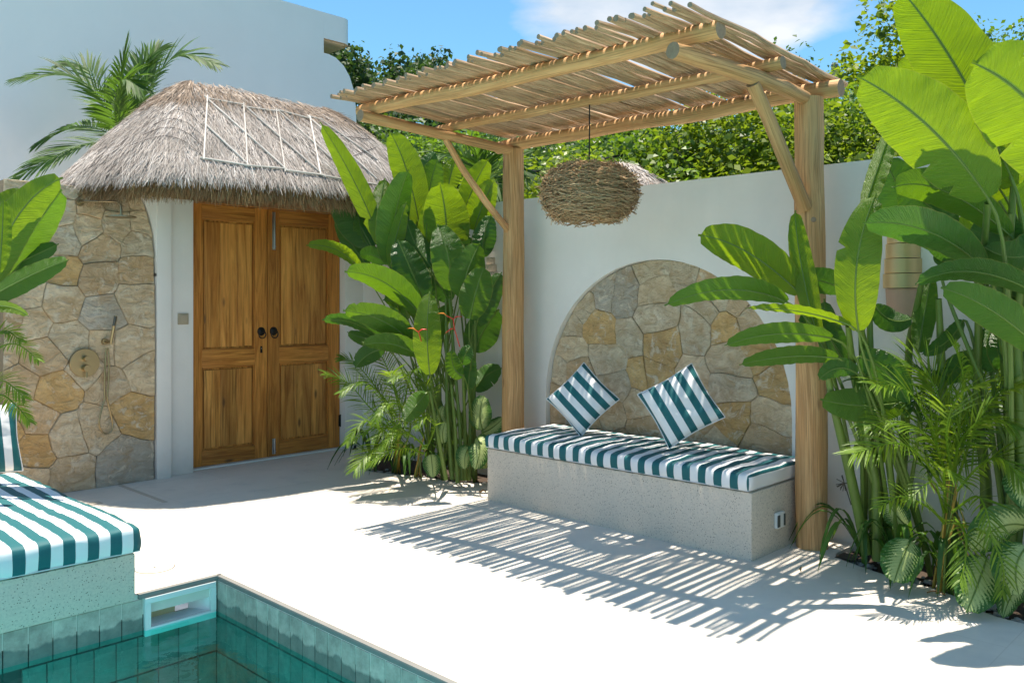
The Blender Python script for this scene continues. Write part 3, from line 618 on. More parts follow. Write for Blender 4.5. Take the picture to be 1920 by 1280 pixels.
# doors
door = thing('double_door', 'brown teak double door with four panels under the thatched roof', 'door', (3.98, 6.9, 0))
def door_leaf(xa, xb, side):
    leafm = bpy.data.objects.new('door_leaf', None); COL.objects.link(leafm); leafm.parent = door; leafm.matrix_parent_inverse = Matrix.Translation(-door.location)
    leafm.location = ((xa+xb)/2, 6.9, 0); bpy.context.view_layer.update()
    def part(*a, **k):
        o = box(*a, **k); o.parent = leafm; o.matrix_parent_inverse = leafm.matrix_world.inverted(); return o
    Y0, Y1 = WY, WY+0.045; so = 0.125; si = 0.118
    l0 = so if side < 0 else si; r0 = si if side < 0 else so
    zb, zt = 0.016, 2.222; zm0, zm1 = 0.845, 0.985; zbr = 0.135; ztr = 2.10
    part('stile', (xa+0.002, Y0, zb), (xa+l0, Y1, zt), 'teak', None, 0.003)
    part('stile', (xb-r0, Y0, zb), (xb-0.002, Y1, zt), 'teak', None, 0.003)
    for a, b in ((zb, zbr), (zm0, zm1), (ztr, zt)): part('rail', (xa+l0+0.0005, Y0+0.002, a), (xb-r0-0.0005, Y1, b), 'teak', None, 0.003, grain=0)
    for a, b in ((zbr, zm0), (zm1, ztr)):
        # raised and fielded panel made of three boards
        x0, x1 = xa+l0, xb-r0; k = 3; w = (x1-x0-0.05)/k
        part('panel', (x0, Y0+0.028, a), (x1, Y1-0.004, b), 'teak_panel')
        for q in range(k): part('panel_board', (x0+0.025+q*w+0.0006, Y0+0.013, a+0.028), (x0+0.025+(q+1)*w-0.0006, Y0+0.0278, b-0.028), 'teak_panel', None, 0.002)
        for m0, m1, ax in (((x0, a), (x0+0.012, b), 2), ((x1-0.012, a), (x1, b), 2), ((x0+0.0125, a), (x1-0.0125, a+0.012), 0), ((x0+0.0125, b-0.012), (x1-0.0125, b), 0)):
            part('moulding', (m0[0], Y0+0.008, m0[1]), (m1[0], Y0+0.0275, m1[1]), 'teak', None, 0.002, grain=ax)
    hx = (xb-0.058) if side < 0 else (xa+0.060)
    def lp(o): o.parent = leafm; o.matrix_parent_inverse = leafm.matrix_world.inverted(); return o
    lp(lathe('rosette', [(0.0, 0.022), (0.012, 0.022), (0.020, 0.014), (0.034, 0.009), (0.039, 0.0)], 'black_iron', None, (hx, Y0, 1.135), Vector((0, -1, 0))))
    ring = [Vector((hx+0.034*math.sin(t), Y0-0.026+0.008*math.cos(t), 1.112-0.034*(1-math.cos(t))+0.03)) for t in [2*PI*i/20 for i in range(21)]]
    ring = [Vector((hx+0.034*math.sin(t), Y0-0.020, 1.108+0.034*math.cos(t))) for t in [2*PI*i/20 for i in range(21)]]
    lp(tube('ring_handle', ring, 0.0045, 'black_iron', None, 6, False))
    if side < 0: 
        lp(box('keyhole_plate', (hx-0.011, Y0-0.003, 0.945), (hx+0.011, Y0-0.0002, 1.005), 'black_iron', None, 0.0012))
        lp(lathe('keyhole', [(0.0, 0.004), (0.005, 0.004), (0.005, 0.0)], 'steel', None, (hx, Y0, 0.985), Vector((0, -1, 0)), 10))
    else:
        for za, zb2 in ((1.86, 2.20), (0.035, 0.175)):
            bx_ = xa+0.062
            lp(box('bolt_plate', (bx_-0.017, Y0-0.004, za), (bx_+0.017, Y0-0.0002, zb2), 'steel', None, 0.001))
            lp(tube('bolt', [Vector((bx_, Y0-0.012, za+0.01)), Vector((bx_, Y0-0.012, zb2-0.005))], 0.0065, 'steel', None, 8))
            lp(tube('bolt_knob', [Vector((bx_, Y0-0.012, (za+0.03))), Vector((bx_, Y0-0.034, za+0.03))], 0.005, 'steel', None, 8))
    ex = xa+0.004 if side < 0 else xb-0.004
    for z in (0.21, 2.0):
        a_ = min(ex, ex+side*-0.0)
        lp(box('hinge', (ex-0.012, Y0-0.006, z), (ex+0.012, Y0-0.0005, z+0.11), 'black_iron', None, 0.0015))
        lp(tube('hinge_pin', [Vector((ex+side*0.006, Y0-0.009, z-0.004)), Vector((ex+side*0.006, Y0-0.009, z+0.114))], 0.006, 'black_iron', None, 8))
door_leaf(3.236, 3.968, -1); door_leaf(3.972, 4.738, 1)
ds = thing('door_stop', 'small dark door stop on the deck right of the door', 'door stop', (4.80, 6.72, 0))
lathe('base', [(0.0, 0.0), (0.028, 0.0), (0.024, 0.012), (0.012, 0.016), (0.0, 0.016)], 'black_iron', ds, (4.80, 6.72, 0.001), seg=14)
lathe('knob', [(0.0, 0.0), (0.011, 0.0), (0.015, 0.012), (0.010, 0.022), (0.0, 0.024)], 'black_iron', ds, (4.80, 6.72, 0.017), seg=12)

# shower fittings
YS = SY-0.045
rs = thing('rain_shower', 'brass rain shower with bent arm under the left end of the thatch', 'shower', (2.35, SY, 2.06))
a0 = PY(150, 380, YS); 
tube('arm', [a0+Vector((0, 0.03, 0)), a0+Vector((0, -0.05, 0)), a0+Vector((0.01, -0.12, 0)), a0+Vector((0.10, -0.22, 0.0)), a0+Vector((0.16, -0.29, -0.005)), a0+Vector((0.175, -0.31, -0.03)), a0+Vector((0.175, -0.31, -0.10))], 0.009, 'brass', rs, 10)
lathe('head', [(0.0, 0.012), (0.02, 0.012), (0.022, 0.004), (0.105, 0.002), (0.106, -0.006), (0.0, -0.006)], 'brass', rs, a0+Vector((0.175, -0.31, -0.112)), seg=32)
lathe('flange', [(0.0, 0.008), (0.025, 0.008), (0.028, 0.0)], 'brass', rs, a0+Vector((0, -0.002, 0)), Vector((0, -1, 0)))
vp = PY(158, 680, YS); sv_ = thing('shower_valve', 'round brass shower mixer plate with two knobs on the stone wall', 'valve', vp)
lathe('plate', [(0.0, 0.016), (0.103, 0.016), (0.106, 0.012), (0.106, -0.02)], 'brass', sv_, vp, Vector((0, -1, 0)), 40)
for dz, r in ((0.034, 0.021), (-0.038, 0.026)):
    lathe('knob', [(0.0, 0.05), (r*0.9, 0.05), (r, 0.045), (r, 0.0)], 'brass', sv_, vp+Vector((0, -0.0165, dz)), Vector((0, -1, 0)), 20)
tube('lever', [vp+Vector((0, -0.05, -0.06)), vp+Vector((0, -0.055, -0.105))], 0.0055, 'brass', sv_, 8)
bp = PY(197, 640, YS); hs = thing('hand_shower', 'slim brass hand shower in its bracket with a long looping hose', 'shower', bp)
lathe('bracket', [(0.0, 0.012), (0.022, 0.012), (0.024, 0.0), (0.024, -0.02)], 'brass', hs, bp, Vector((0, -1, 0)), 20)
tube('holder', [bp+Vector((0, -0.01, 0)), bp+Vector((0.02, -0.045, 0.0))], 0.012, 'brass', hs, 10)
h1 = bp+Vector((0.025, -0.05, 0.0)); h2 = PY(217, 592, YS-0.09)
tube('handset', [h1+Vector((0, 0, -0.02)), h1, h1.lerp(h2, 0.5), h2], [0.009, 0.011, 0.012, 0.0125], 'brass', hs, 10)
tube('spray_face', [h1.lerp(h2, 0.62)+Vector((-0.006, -0.008, 0)), h2+Vector((-0.006, -0.008, -0.004))], 0.0095, 'dark_plastic', hs, 8)
hp = [PY(x, y, YS-0.03) for x, y in ((199, 652), (197, 690), (196, 720), (196, 748), (189, 772), (186, 795), (191, 808), (200, 813), (209, 807), (211, 792), (206, 768), (201, 745), (203, 720), (204, 690), (203, 652))]
hh = []
for i in range(len(hp)-1):
    p0, p1, p2, p3 = hp[max(i-1, 0)], hp[i], hp[i+1], hp[min(i+2, len(hp)-1)]
    for j in range(4):
        t = j/4; hh.append((p1*2+(p2-p0)*t+(p0*2-p1*5+p2*4-p3)*t*t+(p1*3-p0-p2*3+p3)*t**3)*0.5)
hh.append(hp[-1]); tube('hose', hh, 0.0065, 'brass', hs, 8)

# ------------------------------------------------------------------ bench, daybed and cushions
bench = thing('concrete_bench', 'long pitted concrete bench base under the pergola', 'bench', (4.58, 3.31, 0))
box('base', (4.222, 2.292, -0.02), (4.948, 4.334, 0.366), 'pitted_concrete', bench, 0.008)
ol = thing('socket_box', 'small rounded wall socket on the right end of the bench', 'socket', (4.52, 2.29, 0.173))
box('body', (4.470, 2.266, 0.128), (4.560, 2.2915, 0.218), 'white_plastic', ol, 0.010, seg=3)
box('cover', (4.464, 2.262, 0.140), (4.492, 2.2655, 0.206), 'dark_plastic', ol, 0.001)
box('cover', (4.538, 2.262, 0.140), (4.556, 2.2655, 0.206), 'dark_plastic', ol, 0.001)

def cushion(name, a, b, rad, mat, endmat, parent, seed, seams_axis, side_axis=None, step=0.035):
    a = Vector(a); b = Vector(b); bm = bmesh.new(); c = (a+b)/2; hd = (b-a)/2
    nseg = [max(4, int((b[i]-a[i])/step)) for i in range(3)]; nseg[2] = 8
    vd = {}
    def vert(i, j, k):
        key = (i, j, k)
        if key in vd: return vd[key]
        p = Vector((-hd.x+2*hd.x*i/nseg[0], -hd.y+2*hd.y*j/nseg[1], -hd.z+2*hd.z*k/nseg[2]))
        # sample denser near edges
        q = Vector([max(-hd[t]+rad, min(hd[t]-rad, p[t])) for t in range(3)]); dv = p-q
        if dv.length > 1e-6: p = q+dv.normalized()*rad if sum(abs(dv[t]) > 1e-6 for t in range(3)) > 1 else q+dv
        w = p+c
        edge = min(1, min(hd.x-abs(p.x), hd.y-abs(p.y))/0.25) if True else 1
        if p.z > 0: w.z += 0.012*max(0, edge) + 0.010*noise.noise(w*4+Vector((seed, 0, 0))) + 0.006*noise.noise(w*11)+ 0.003*noise.noise(w*26)
        rim = max(abs(p.x)/hd.x, abs(p.y)/hd.y)
        if rim > 0.9:
            f = noise.noise(w*7+Vector((0, seed, 0)))*0.011 + noise.noise(w*19)*0.005 + 0.008*(1-(p.z/hd.z)**2)
            if abs(p.x)/hd.x > 0.97: w.x += f*(1 if p.x > 0 else -1)
            if abs(p.y)/hd.y > 0.97: w.y += f*(1 if p.y > 0 else -1)
        vd[key] = bm.verts.new(w); return vd[key]
    nx, ny, nz_ = nseg
    def face(q):
        try: return bm.faces.new(q)
        except ValueError: return None
    for i in range(nx):
        for j in range(ny):
            face([vert(i, j, nz_), vert(i+1, j, nz_), vert(i+1, j+1, nz_), vert(i, j+1, nz_)]); face([vert(i, j, 0), vert(i, j+1, 0), vert(i+1, j+1, 0), vert(i+1, j, 0)])
    for k in range(nz_):
        for i in range(nx):
            f1 = face([vert(i, 0, k), vert(i+1, 0, k), vert(i+1, 0, k+1), vert(i, 0, k+1)]); f2 = face([vert(i, ny, k), vert(i, ny, k+1), vert(i+1, ny, k+1), vert(i+1, ny, k)])
            if side_axis == 1:
                f1.material_index = 1; f2.material_index = 1
        for j in range(ny):
            face([vert(0, j, k), vert(0, j, k+1), vert(0, j+1, k+1), vert(0, j+1, k)]); face([vert(nx, j, k), vert(nx, j+1, k), vert(nx, j+1, k+1), vert(nx, j, k+1)])
    for f in bm.faces: f.smooth = True
    bmesh.ops.recalc_face_normals(bm, faces=bm.faces)
    me = bpy.data.meshes.new(name); bm.to_mesh(me); bm.free(); return link(name, me, [mat, endmat], parent)
bc = thing('bench_cushion', 'long teal and white striped cushion lying on the bench', 'cushion', (4.56, 3.31, 0.37))
cushion('cover', (4.205, 2.30, 0.369), (4.935, 4.335, 0.470), 0.022, 'fabric_stripe_bench', 'fabric_stripe_end', bc, 1, 1, 1)
def piping(pts, parent, r=0.0035, mat='fabric_white'): tube('piping', pts, r, mat, parent, 6, False)
simple('fabric_white', (0.74, 0.74, 0.75), 0.8)
def loop(x0, x1, y0, y1, z, k=12, dz=None):
    c = [(x0, y0), (x1, y0), (x1, y1), (x0, y1)]; pts = []
    for i in range(4):
        p, q = c[i], c[(i+1) % 4]
        for j in range(k): pts.append(Vector((p[0]+(q[0]-p[0])*j/k, p[1]+(q[1]-p[1])*j/k, z)))
    pts.append(pts[0].copy()); return pts
piping(loop(4.208, 4.932, 2.303, 4.332, 0.378), bc, 0.003)

day = thing('daybed', 'low pitted concrete daybed base at the pool edge', 'daybed', (0.8, 5, 0))
box('base', (-2.4, 4.122, -0.018), (1.682, 6.03, 0.204), 'pitted_concrete', day, 0.007)
dcu = thing('daybed_cushion', 'wide teal and white striped mattress on the daybed by the pool', 'cushion', (0.8, 5, 0.206))
cushion('cover', (-0.9, 4.105, 0.207), (1.702, 5.99, 0.337), 0.026, 'fabric_stripe_daybed', 'fabric_stripe_daybed', dcu, 5, 0, None)
piping(loop(-0.897, 1.700, 4.108, 5.987, 0.217, 20), dcu, 0.003)

def pillow(name, label, center, nrm, roll, size=0.42, T=0.075, seed=0):
    nrm = nrm.normalized(); s = up.cross(nrm).normalized(); t = nrm.cross(s); c, sn = math.cos(roll), math.sin(roll)
    ax = s*c+t*sn; ay = t*c-s*sn; k = 22; V = []; F = []; UV = []; h = size/2
    for side in (1, -1):
        for i in range(k+1):
            for j in range(k+1):
                u = -1+2*i/k; v = -1+2*j/k; pin = 1-0.07*(1-abs(v)**1.5)*abs(u)**3; pin2 = 1-0.07*(1-abs(u)**1.5)*abs(v)**3
                th = T*max(0.0, (1-u*u)*(1-v*v))**0.42
                wr = 0.018*noise.noise(Vector((u*2.2+seed, v*2.2, side)))+0.009*noise.noise(Vector((u*4.5, v*4.5+seed, side)))+0.004*noise.noise(Vector((u*10, v*10+seed, side)))
                th = max(0.0, th+wr*(1-max(abs(u), abs(v))**4))
                V.append(Vector((u*h*pin, v*h*pin2, side*th)))
    o_ = (k+1)**2
    for i in range(k):
        for j in range(k):
            a = i*(k+1)+j; F.append((a, a+k+1, a+k+2, a+1)); F.append((o_+a, o_+a+1, o_+a+k+2, o_+a+k+1))
    me = mesh(name, V, F, True); bm = bmesh.new(); bm.from_mesh(me); bmesh.ops.remove_doubles(bm, verts=bm.verts, dist=0.0005); bm.to_mesh(me); bm.free()
    root = thing(name, label, 'pillow', center); rotm = Matrix((ax, ay, nrm)).transposed().to_4x4()
    root.matrix_world = Matrix.Translation(center) @ rotm
    me.materials.append(M['fabric_stripe_pillow']); ob = bpy.data.objects.new('cover', me); COL.objects.link(ob); ob.parent = root
    pts = []
    for (u0, v0, u1, v1) in ((-1, -1, 1, -1), (1, -1, 1, 1), (1, 1, -1, 1), (-1, 1, -1, -1)):
        for q in range(14):
            t_ = q/14; u = u0+(u1-u0)*t_; v = v0+(v1-v0)*t_
            pin = 1-0.07*(1-abs(v)**1.5)*abs(u)**3; pin2 = 1-0.07*(1-abs(u)**1.5)*abs(v)**3; pts.append(Vector((u*h*pin*1.008, v*h*pin2*1.008, 0)))
    pts.append(pts[0].copy()); Vp, Fp, UVp, mi = tube_data(pts, 0.0035, 6, False); mp = mesh('piping', Vp, Fp, True, UVp); mp.materials.append(M['fabric_white'])
    op = bpy.data.objects.new('piping', mp); COL.objects.link(op); op.parent = root
    return root
pillow('pillow', 'striped square pillow leaning on its corner at the left of the bench', P(1092, 748, 5.94), Vector((-0.88, -0.40, 0.30)), math.radians(-45+2), 0.365, seed=3)
pillow('pillow', 'striped square pillow leaning on its corner at the middle of the bench', P(1276, 760, 5.28), Vector((-0.86, -0.46, 0.30)), math.radians(-45-13), 0.385, seed=9)
pillow('pillow', 'striped pillow standing on the daybed at the left edge of the photo', P(-38, 828, 5.45), Vector((-0.2, -1.0, 0.22)), math.radians(90+4), 0.44, seed=14)

# ------------------------------------------------------------------ pergola
perg = thing('pergola', 'rustic log pergola with a roof of thin wavy poles over the bench', 'pergola', (4.72, 3.36, 0))
def log(name, a, b, r0, r1, k=9, wig=0.01, seed=0, sides=16, wob=0.06, mats=('log_wood', 'cut_end')):
    a = Vector(a); b = Vector(b); L = (b-a).length; s, t = frame_of(b-a); pts = []; rr = []
    for i in range(k):
        f = i/(k-1); e = math.sin(PI*f)**0.5 if wig else 0
        pts.append(a.lerp(b, f)+s*(wig*noise.noise(Vector((f*L*1.6, seed*5.3, 0)))*2)+t*(wig*noise.noise(Vector((f*L*1.6, seed*5.3, 9)))*2)); rr.append((r0+(r1-r0)*f)*(1+0.05*noise.noise(Vector((f*L*3, seed, 3)))))
    return tube(name, pts, rr, list(mats), perg, sides, True, wob, seed)
log('post', (4.715, 2.175, -0.02), (4.715, 2.20, 2.56), 0.089, 0.080, 14, 0.006, 1, 24)
log('post', (4.715, 4.56, -0.02), (4.715, 4.55, 2.56), 0.088, 0.078, 14, 0.006, 2, 24)
log('back_beam', (4.80, 2.05, 2.615), (4.73, 4.74, 2.60), 0.050, 0.046, 16, 0.012, 3)
log('mid_beam', (4.22, 2.11, 2.655), (4.11, 4.74, 2.640), 0.036, 0.030, 16, 0.012, 4)
log('front_beam', (3.63, 2.13, 2.665), (3.43, 4.72, 2.672), 0.046, 0.040, 22, 0.022, 5)
# side beams run from the posts outwards
tube('side_beam', [Vector(p) for p in ((4.66, 2.20, 2.555), (4.4, 2.195, 2.565), (4.1, 2.22, 2.575), (3.8, 2.255, 2.585), (3.6, 2.275, 2.59), (3.46, 2.29, 2.592))], [0.040, 0.042, 0.045, 0.044, 0.042, 0.041], ['log_wood', 'cut_end'], perg, 16, True, 0.06, 11)
tube('side_beam', [Vector(p) for p in ((4.67, 4.545, 2.545), (4.3, 4.54, 2.56), (3.9, 4.55, 2.575), (3.6, 4.56, 2.59), (3.30, 4.565, 2.60))], [0.038, 0.037, 0.036, 0.036, 0.038], ['log_wood', 'cut_end'], perg, 16, True, 0.06, 12)
b0 = PX(1410, 152, 4.05); b0 = Vector((4.10, 2.22, 2.54)); b1 = Vector((4.645, 2.19, 1.93))
tube('brace', [b0, b0.lerp(b1, .3)+Vector((0.012, 0, 0.0)), b0.lerp(b1, .65)+Vector((0.01, 0, -0.01)), b1], [0.036, 0.037, 0.038, 0.040], ['log_wood', 'cut_end'], perg, 14, True, 0.06, 13)
b0 = Vector((4.02, 4.55, 2.545)); b1 = Vector((4.66, 4.55, 1.935))
tube('brace', [b0, b0.lerp(b1, .3)+Vector((-0.02, 0, -0.02)), b0.lerp(b1, .65)+Vector((-0.015, 0, -0.02)), b1], [0.022, 0.024, 0.025, 0.026], ['log_wood', 'cut_end'], perg, 12, True, 0.06, 14)
NS = 84
for i in range(NS):
    f = i/(NS-1); y = 2.135+f*(4.735-2.135)+rnd.uniform(-0.006, 0.006)
    xf = 3.30-0.08*f+rnd.uniform(-0.06, 0.035); xb = 4.95-0.10*f+rnd.uniform(-0.05, 0.06)
    if i == 0: xf, xb, y = 3.34, 5.02, 2.12
    r0 = rnd.uniform(0.0130, 0.0175); r1 = r0*rnd.uniform(0.7, 0.98)
    if rnd.random() < 0.35: r0, r1 = r1, r0
    wig = rnd.uniform(0.008, 0.020) if i else 0.02; skew = rnd.uniform(-0.022, 0.022) if i else 0; pts = []; rr = []
    K = 13
    for k in range(K):
        t = k/(K-1); x = xf+(xb-xf)*t; zz = 2.738 if x < 3.6 else (2.738-(x-3.6)*0.040)
        yy = y+skew*(t-0.5)+wig*noise.noise(Vector((t*4.2, i*7.7, 0)))+0.3*wig*noise.noise(Vector((t*11, i*3.3, 4)))
        pts.append(Vector((x, yy, zz+0.012*noise.noise(Vector((t*3.5, i*5.1, 8)))+(0.018 if i % 9 == 4 else 0)))); rr.append((r0+(r1-r0)*t)*(1+0.16*noise.noise(Vector((t*7, i*2.2, 1)))))
    tube('roof_pole', pts, rr, ['branch_wood', 'cut_end'], perg, 7, True, 0.12, i)
for yv, pz in ((2.20, 1.88),):
    lathe('knot', [(0.0, 0.006), (0.012, 0.006), (0.017, 0.0)], 'cut_end', perg, (4.655, 2.145, 1.86), Vector((-0.72, -0.69, 0)), 12)

# nest lamp
NC = Vector((4.15, 3.355, 2.07)); nl = thing('nest_lamp', 'round woven twig lampshade like a bird nest hanging from the pergola', 'lamp', NC)
def twigs(count, seed):
    r = np.random.RandomState(seed); V = []; F = []; T = []
    for i in range(count):
        zt = r.uniform(-1, 1); az = r.uniform(0, 2*PI); lay = r.uniform(0.86, 1.03)
        z = 0.178*np.sign(zt)*abs(zt)**1.1; zz = z/0.20; rr = 0.295*math.sqrt(max(0.02, 1-abs(zz)**2.6))*lay
        if z > 0.12 and r.rand() < 0.3: continue
        c = np.array([NC.x+rr*math.cos(az), NC.y+rr*math.sin(az), NC.z+z*lay])
        tan = np.array([-math.sin(az), math.cos(az), 0]); rad = np.array([math.cos(az), math.sin(az), 0])
        d = tan*(1 if r.rand() < 0.5 else -1)+rad*r.normal(0, 0.30)+np.array([0, 0, r.normal(0, 0.24)]); d /= np.linalg.norm(d); L = r.uniform(0.05, 0.105)
        w = r.uniform(0.0016, 0.0032); s = np.cross(d, [0, 0, 1.0]); s /= np.linalg.norm(s)+1e-9; b = np.cross(s, d); q = len(V)
        bend = -rad*L*0.16
        for (t, off) in ((-L, bend*1.0), (0, -bend*0.4), (L, bend*1.0)):
            for k in range(3): a = 2*PI*k/3; V.append(c+d*t+off+(s*math.cos(a)+b*math.sin(a))*w)
        for e in range(2):
            for k in range(3): F.append((q+e*3+k, q+e*3+(k+1) % 3, q+e*3+3+(k+1) % 3, q+e*3+3+k))
        T += [r.rand()]*9
    return V, F, T
V, F, T = twigs(3700, 4); link('woven_twigs', np_mesh('woven_twigs', V, F, T), 'twig', nl, 'stuff')
for k in range(5):
    z = (-0.12, -0.05, 0.03, 0.10, 0.15)[k]; r = 0.28*math.sqrt(1-abs(z/0.2)**2.6)
    tube('hoop', [NC+Vector((r*math.cos(t), r*math.sin(t), z)) for t in [2*PI*i/28 for i in range(29)]], 0.004, 'twig', nl, 5, False)
tube('cord', [NC+Vector((0, 0, 0.06)), NC+Vector((0.001, 0, 0.3)), Vector((4.155, 3.357, 2.66))], 0.0045, 'cable_black', nl, 6)
lathe('bulb', [(0.0, -0.05), (0.03, -0.04), (0.035, -0.01), (0.018, 0.03), (0.018, 0.07), (0, 0.07)], 'glass_bulb', nl, NC, seg=14)

# wall lights
def sconce(label, y, zt, zb, w0, w1, mats, shade=False, tiers=4):
    t = thing('wall_light', label, 'wall light', (WX, y, zb)); hgt = (zt-zb)/tiers
    for k in range(tiers):
        w = w0+(w1-w0)*k/(tiers-1); z1_ = zt-k*hgt; dpt = w*0.55; seg = 12; V = []; F = []
        for z in (z1_-hgt+0.004, z1_):
            for i in range(seg+1): a = PI*i/seg; V.append((WX-0.001-dpt*math.sin(a), y+w/2*math.cos(a), z))
        for i in range(seg): F.append((i, i+1, seg+2+i, seg+1+i))
        F.append(tuple(range(seg+1))); F.append(tuple(reversed(range(seg+1, 2*seg+2))))
        me = mesh('tier', V, F, True); me.set_sharp_from_angle(angle=math.radians(40)); link('tier', me, mats, t)
    if shade:
        V = []; F = []; seg = 12
        for (z, r) in ((zb, w1*0.44), (zb-0.17, w1*0.40)):
            for i in range(seg+1): a = PI*i/seg; V.append((WX-0.001-r*1.05*math.sin(a), y+r*math.cos(a), z))
        for i in range(seg): F.append((i, i+1, seg+2+i, seg+1+i))
        F.append(tuple(range(seg+1, 2*seg+2))); me = mesh('shade', V, F, True); me.set_sharp_from_angle(angle=math.radians(40)); link('shade', me, 'peach_matte', t)  # plain peach half-round piece under the tiers
sconce('brass stepped wall light on the white wall behind the right plants', 1.76, 1.80, 1.47, 0.17, 0.21, 'brass_band', True)
sconce('stepped stone coloured wall light between left plants and pergola post', 5.03, 1.76, 1.52, 0.08, 0.20, 'pitted_concrete')

# ------------------------------------------------------------------ thatched gate roof
RC, RH = 3.93, 0.62
def roof_z(x, y):
    dx = abs(x-RC)-RH; dx = max(0, dx); dy = abs(y-6.93); rho = ((dx/(1.14 if x > RC else 1.0))**2.1+(dy/1.15)**2.1)**(1/2.1)
    return 3.215-0.915*rho**1.3, rho
def roof_pt(a, rho):
    """a: perimeter angle parameter 0..1, rho 0..1.."""
    th = a*2*PI; cx, sy = math.cos(th), math.sin(th); k = (abs(cx)**2.1+abs(sy)**2.1)**(-1/2.1)
    # stretch: perimeter travels straight between the two hip ends
    x = RC+(RH if cx > 0 else -RH)*min(1, abs(cx)*1.8)+(1.14 if cx > 0 else 1.0)*rho*cx*k
    y = 6.93+1.15*rho*sy*k; z, r2 = roof_z(x, y)
    z = 3.20-0.915*rho**1.3 + 0.03*noise.noise(Vector((x*1.8, y*1.8, 0)))
    return Vector((x, y, z))
thr = thing('thatched_roof', 'weathered grey thatched roof with bamboo lattice over the wooden gate', 'roof', (RC, 6.93, 2.1))
na, nr = 96, 16; V = [roof_pt(i/na, j/nr*0.985+0.001) for j in range(nr+1) for i in range(na)]
F = [(j*na+i, (j+1)*na+i, (j+1)*na+(i+1) % na, j*na+(i+1) % na) for j in range(nr) for i in range(na)]
nb = len(V); V += [roof_pt(i/na, 0.93)-Vector((0, 0, 0.14)) for i in range(na)]; F += [(nr*na+i, nb+i, nb+(i+1) % na, nr*na+(i+1) % na) for i in range(na)]; F.append(tuple(nb+i for i in range(na)))
me = mesh('thatch_base', V, F, True, None, None, [0.25]*len(V)); link('thatch_base', me, 'thatch_brown', thr)
V = [roof_pt(i/na, j/nr*1.0+0.001)+Vector((0, 0, 0.02)) for j in range(nr+1) for i in range(na)]
bvh = BVHTree.FromPolygons(V, [(j*na+i, (j+1)*na+i, (j+1)*na+(i+1) % na, j*na+(i+1) % na) for j in range(nr) for i in range(na)])
def strands(ptf, count, seed, lmin, lmax, wmin, wmax, r0, r1, lift, droop, pw_=1.0, front=True):
    r = random.Random(seed); V = []; F = []; T = []
    for i in range(count):
        a = r.random()
        if front and r.random() < 0.75: a = 0.45+0.57*r.random()       # mostly the sides that face the terrace
        rho = r0+(r1-r0)*(r.random()**pw_); p = ptf(a, rho); q = ptf(a+r.gauss(0, 0.004), rho+0.06); d = (q-p).normalized()
        s = ptf(a+0.004, rho)-ptf(a-0.004, rho); s.normalize(); nrm = s.cross(d); nrm = nrm if nrm.z > 0 else -nrm
        L = r.uniform(lmin, lmax); w = r.uniform(wmin, wmax); d = (d+s*r.gauss(0, 0.15)).normalized(); ss = (s+nrm*r.gauss(0, 0.5)).normalized()*w
        p = p+nrm*r.uniform(0, lift); e1 = p+d*L*0.5+nrm*r.gauss(0.004, 0.005); e2 = p+d*L+nrm*r.gauss(0.0, 0.012)-Vector((0, 0, droop*L*r.random()))
        b = len(V); V += [p-ss, p+ss, e1-ss, e1+ss, e2-ss*0.4, e2+ss*0.4]; F += [(b, b+1, b+3, b+2), (b+2, b+3, b+5, b+4)]; T += [min(1, max(0, r.gauss(0.55, 0.28)))]*6
    return V, F, T
V, F, T = strands(roof_pt, 95000, 1, 0.14, 0.34, 0.0012, 0.0025, 0.02, 0.87, 0.035, 0.05, 0.62)
link('thatch', np_mesh('thatch', V, F, T), 'thatch_grey', thr, 'stuff')
V, F, T = strands(roof_pt, 22000, 2, 0.05, 0.12, 0.0013, 0.0028, 0.84, 0.965, 0.03, 0.6, 1.0)
link('eave_thatch', np_mesh('eave_thatch', V, F, T), 'thatch_grey', thr, 'stuff')
V, F, T = strands(roof_pt, 9000, 12, 0.10, 0.30, 0.0014, 0.0032, 0.0, 0.30, 0.05, 0.0, 0.8)
link('ridge_thatch', np_mesh('ridge_thatch', V, F, T), 'thatch_ridge', thr, 'stuff')
def under(a, rho): return roof_pt(a, rho)-Vector((0, 0, 0.05+(1.0-rho)*0.6))
def hang(count, seed):
    r = random.Random(seed); V = []; F = []; T = []
    for i in range(count):
        a = 0.45+0.60*r.random(); rho = r.uniform(0.80, 0.975); p = roof_pt(a, rho); p.z = roof_pt(a, 1.0).z+r.uniform(-0.085, 0.03); c = Vector((RC, 6.93, p.z)); d = (p-c).normalized()
        d = (d*r.uniform(0.0, 0.8)+Vector((r.gauss(0, 0.16), r.gauss(0, 0.16), -1))).normalized(); L = r.uniform(0.04, 0.11); w = r.uniform(0.0015, 0.0035); s = d.cross(Vector((r.gauss(0, 1), r.gauss(0, 1), 0.1))).normalized()*w
        b = len(V); V += [p-s, p+s, p+d*L+s*0.4, p+d*L-s*0.4]; F.append((b, b+1, b+2, b+3)); T += [r.random()]*4
    return V, F, T
V, F, T = hang(20000, 3); link('eave_fringe', np_mesh('eave_fringe', V, F, T), 'thatch_brown', thr, 'stuff')
def on_roof(px, py):
    h = bvh.ray_cast(EYE, ray(px, py).normalized()); return (h[0]+h[1]*0.03*(1 if h[1].z > 0 else -1)) if h[0] is not None else None
